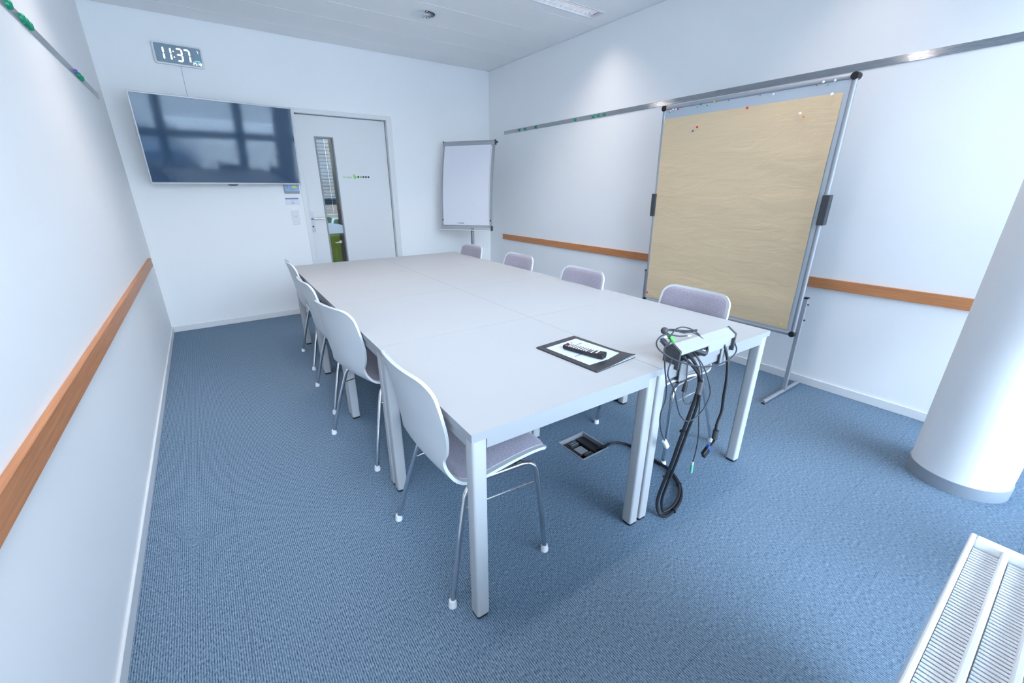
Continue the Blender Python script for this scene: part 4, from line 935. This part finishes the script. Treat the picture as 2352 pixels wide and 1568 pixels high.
t = cable('cable', 'thin grey cable hanging in a loose loop below the connection box', [(0.900, 0.006, 0.744), (0.860, -0.02, 0.752), (0.800, -0.055, 0.760), (0.775, -0.066, 0.719), (0.823, -0.070, 0.647), (0.86, -0.070, 0.572), (0.889, -0.075, 0.518), (0.93, -0.085, 0.485), (0.98, -0.095, 0.499), (1.017, -0.098, 0.531), (1.043, -0.095, 0.576), (1.036, -0.085, 0.625), (1.025, -0.062, 0.680), (1.015, -0.030, 0.722), (1.01, 0.000, 0.742)], 0.0026, gcable_m)
t = cable('cable', 'thin grey audio cable ending in a mint green jack near the floor', [(1.000, 0.004, 0.745), (0.998, -0.03, 0.735), (1.0, -0.062, 0.690), (1.009, -0.072, 0.622), (1.004, -0.082, 0.531), (1.013, -0.084, 0.468), (1.036, -0.084, 0.377), (1.039, -0.084, 0.302), (1.031, -0.084, 0.25)], 0.0024, gcable_m)
bm = nbm(); tube(bm, [(1.031, -0.084, 0.252), (1.031, -0.084, 0.238)], 0.0055, 10); obj('jack_collar', bm, clearp_m, t, True)
bm = nbm(); tube(bm, [(1.031, -0.084, 0.238), (1.033, -0.084, 0.196)], 0.0058, 10); obj('jack_sleeve', bm, mint_m, t, True)
t = cable('cable', 'thick black monitor cable at the right with a dangling blue plug', [(1.205, -0.002, 0.742), (1.204, -0.035, 0.728), (1.208, -0.06, 0.663), (1.209, -0.07, 0.586), (1.215, -0.07, 0.502), (1.224, -0.07, 0.425), (1.205, -0.07, 0.365), (1.212, -0.07, 0.311), (1.212, -0.07, 0.28), (1.196, -0.07, 0.263), (1.177, -0.07, 0.257)], 0.0062)
bm = nbm(); tube(bm, [(1.211, -0.07, 0.335), (1.212, -0.07, 0.292)], 0.0125, 12); obj('ferrite_bead', bm, dark_m, t, True)
plug('plug_collar', t, (1.181, -0.07, 0.262), (-0.75, 0, -0.5), 0.016, 0.034, 0.016, blue_m)
plug('monitor_plug', t, (1.169, -0.07, 0.254), (-0.75, 0, -0.5), 0.040, 0.034, 0.016, black_m)
t = cable('cable', 'thin grey cable making a wide ring around the connection box', [(0.985, 0.006, 0.803), (0.947, 0.016, 0.806), (0.877, 0.010, 0.827), (0.796, -0.010, 0.847), (0.736, -0.030, 0.844), (0.713, -0.050, 0.833), (0.733, -0.060, 0.811), (0.769, -0.075, 0.786), (0.848, -0.088, 0.750), (0.956, -0.096, 0.715), (1.068, -0.092, 0.695), (1.159, -0.086, 0.693), (1.219, -0.078, 0.703), (1.250, -0.066, 0.712), (1.262, -0.052, 0.725), (1.266, -0.045, 0.735)], 0.0028, gcable_m)
plug('cable_end', t, (0.985, 0.006, 0.802), (1, -0.1, -0.1), 0.022, 0.006, 0.005, clearp_m, 0.001)
t = cable('cable', 'thin dark cable arching high over the connection box', [(0.872, 0.012, 0.812), (0.895, 0.014, 0.830), (0.923, 0.02, 0.838), (0.985, 0.03, 0.832), (1.039, 0.02, 0.814), (1.065, 0.0, 0.790), (1.064, -0.03, 0.767), (1.056, -0.042, 0.742), (1.048, -0.035, 0.722)], 0.0026, gcable_m)
plug('connector', t, (1.010, -0.006, 0.744), (0.6, -0.75, -0.25), 0.058, 0.024, 0.014, dark_m)
plug('white_switch', t, (1.034, -0.034, 0.740), (0.6, -0.75, -0.25), 0.014, 0.010, 0.016, clearp_m, 0.001)
t = cable('cable', 'bundled dark adapter cords with round plug head on top of the box', [(0.855, 0.020, 0.846), (0.906, 0.028, 0.836), (0.966, 0.030, 0.820), (1.03, 0.030, 0.806), (1.085, 0.028, 0.800)], 0.0050, gcable_m)
bm = nbm(); bmesh.ops.create_uvsphere(bm, u_segments=14, v_segments=10, radius=0.0135, matrix=Matrix.Translation((0.850, 0.020, 0.846))); obj('plug_head', bm, dark_m, t, True)
plug('plug_tip', t, (0.850, 0.018, 0.842), (-0.1, -0.3, -1), 0.024, 0.009, 0.009, clearp_m, 0.001)
bm = nbm(); tube(bm, catmull([(0.915, 0.022, 0.838), (0.97, 0.016, 0.815), (1.03, 0.010, 0.806), (1.052, -0.02, 0.785), (1.058, -0.045, 0.753), (1.050, -0.05, 0.728)], 6), 0.0026, 8); obj('cord', bm, gcable_m, t, True)
t = thing('audio_plug', 'bright green audio plug standing in the back of the connection box', 'plug', (0, 0, 0))
bm = nbm(); tube(bm, [(0.905, 0.012, 0.797), (0.893, 0.018, 0.812), (0.880, 0.024, 0.826)], [0.0095, 0.0088, 0.0062], 12); obj('plug_sleeve', bm, plugg_m, t, True)
bm = nbm(); tube(bm, [(0.880, 0.024, 0.826), (0.872, 0.027, 0.832)], 0.003, 8); obj('cable_stub', bm, gcable_m, t, True)
t = thing('dark_adapter', 'small dark adapter lying against the left end of the connection box', 'adapter', (0, 0, 0))
plug('adapter_body', t, (0.874, 0.012, 0.782), (-0.25, 0.55, 0.55), 0.034, 0.018, 0.016, dark_m)
plug('adapter_tip', t, (0.866, 0.030, 0.800), (-0.25, 0.55, 0.55), 0.012, 0.010, 0.008, blue_m, 0.001)
t = cable('cable', 'thin cable with black inline adapter hanging in front of the chair', [(0.905, 0.004, 0.745), (0.903, -0.030, 0.748), (0.898, -0.058, 0.740), (0.886, -0.072, 0.71), (0.879, -0.080, 0.669)], 0.0022, gcable_m)
bm = nbm(); tube(bm, [(0.879, -0.080, 0.671), (0.876, -0.080, 0.650), (0.871, -0.080, 0.630)], [0.004, 0.0085, 0.0085], 10); obj('inline_adapter', bm, black_m, t, True)
bm = nbm(); tube(bm, catmull([(0.871, -0.080, 0.632), (0.868, -0.083, 0.615), (0.866, -0.090, 0.598), (0.873, -0.097, 0.586), (0.890, -0.10, 0.580), (0.905, -0.098, 0.583)], 5), 0.0024, 8); obj('cord', bm, gcable_m, t, True)
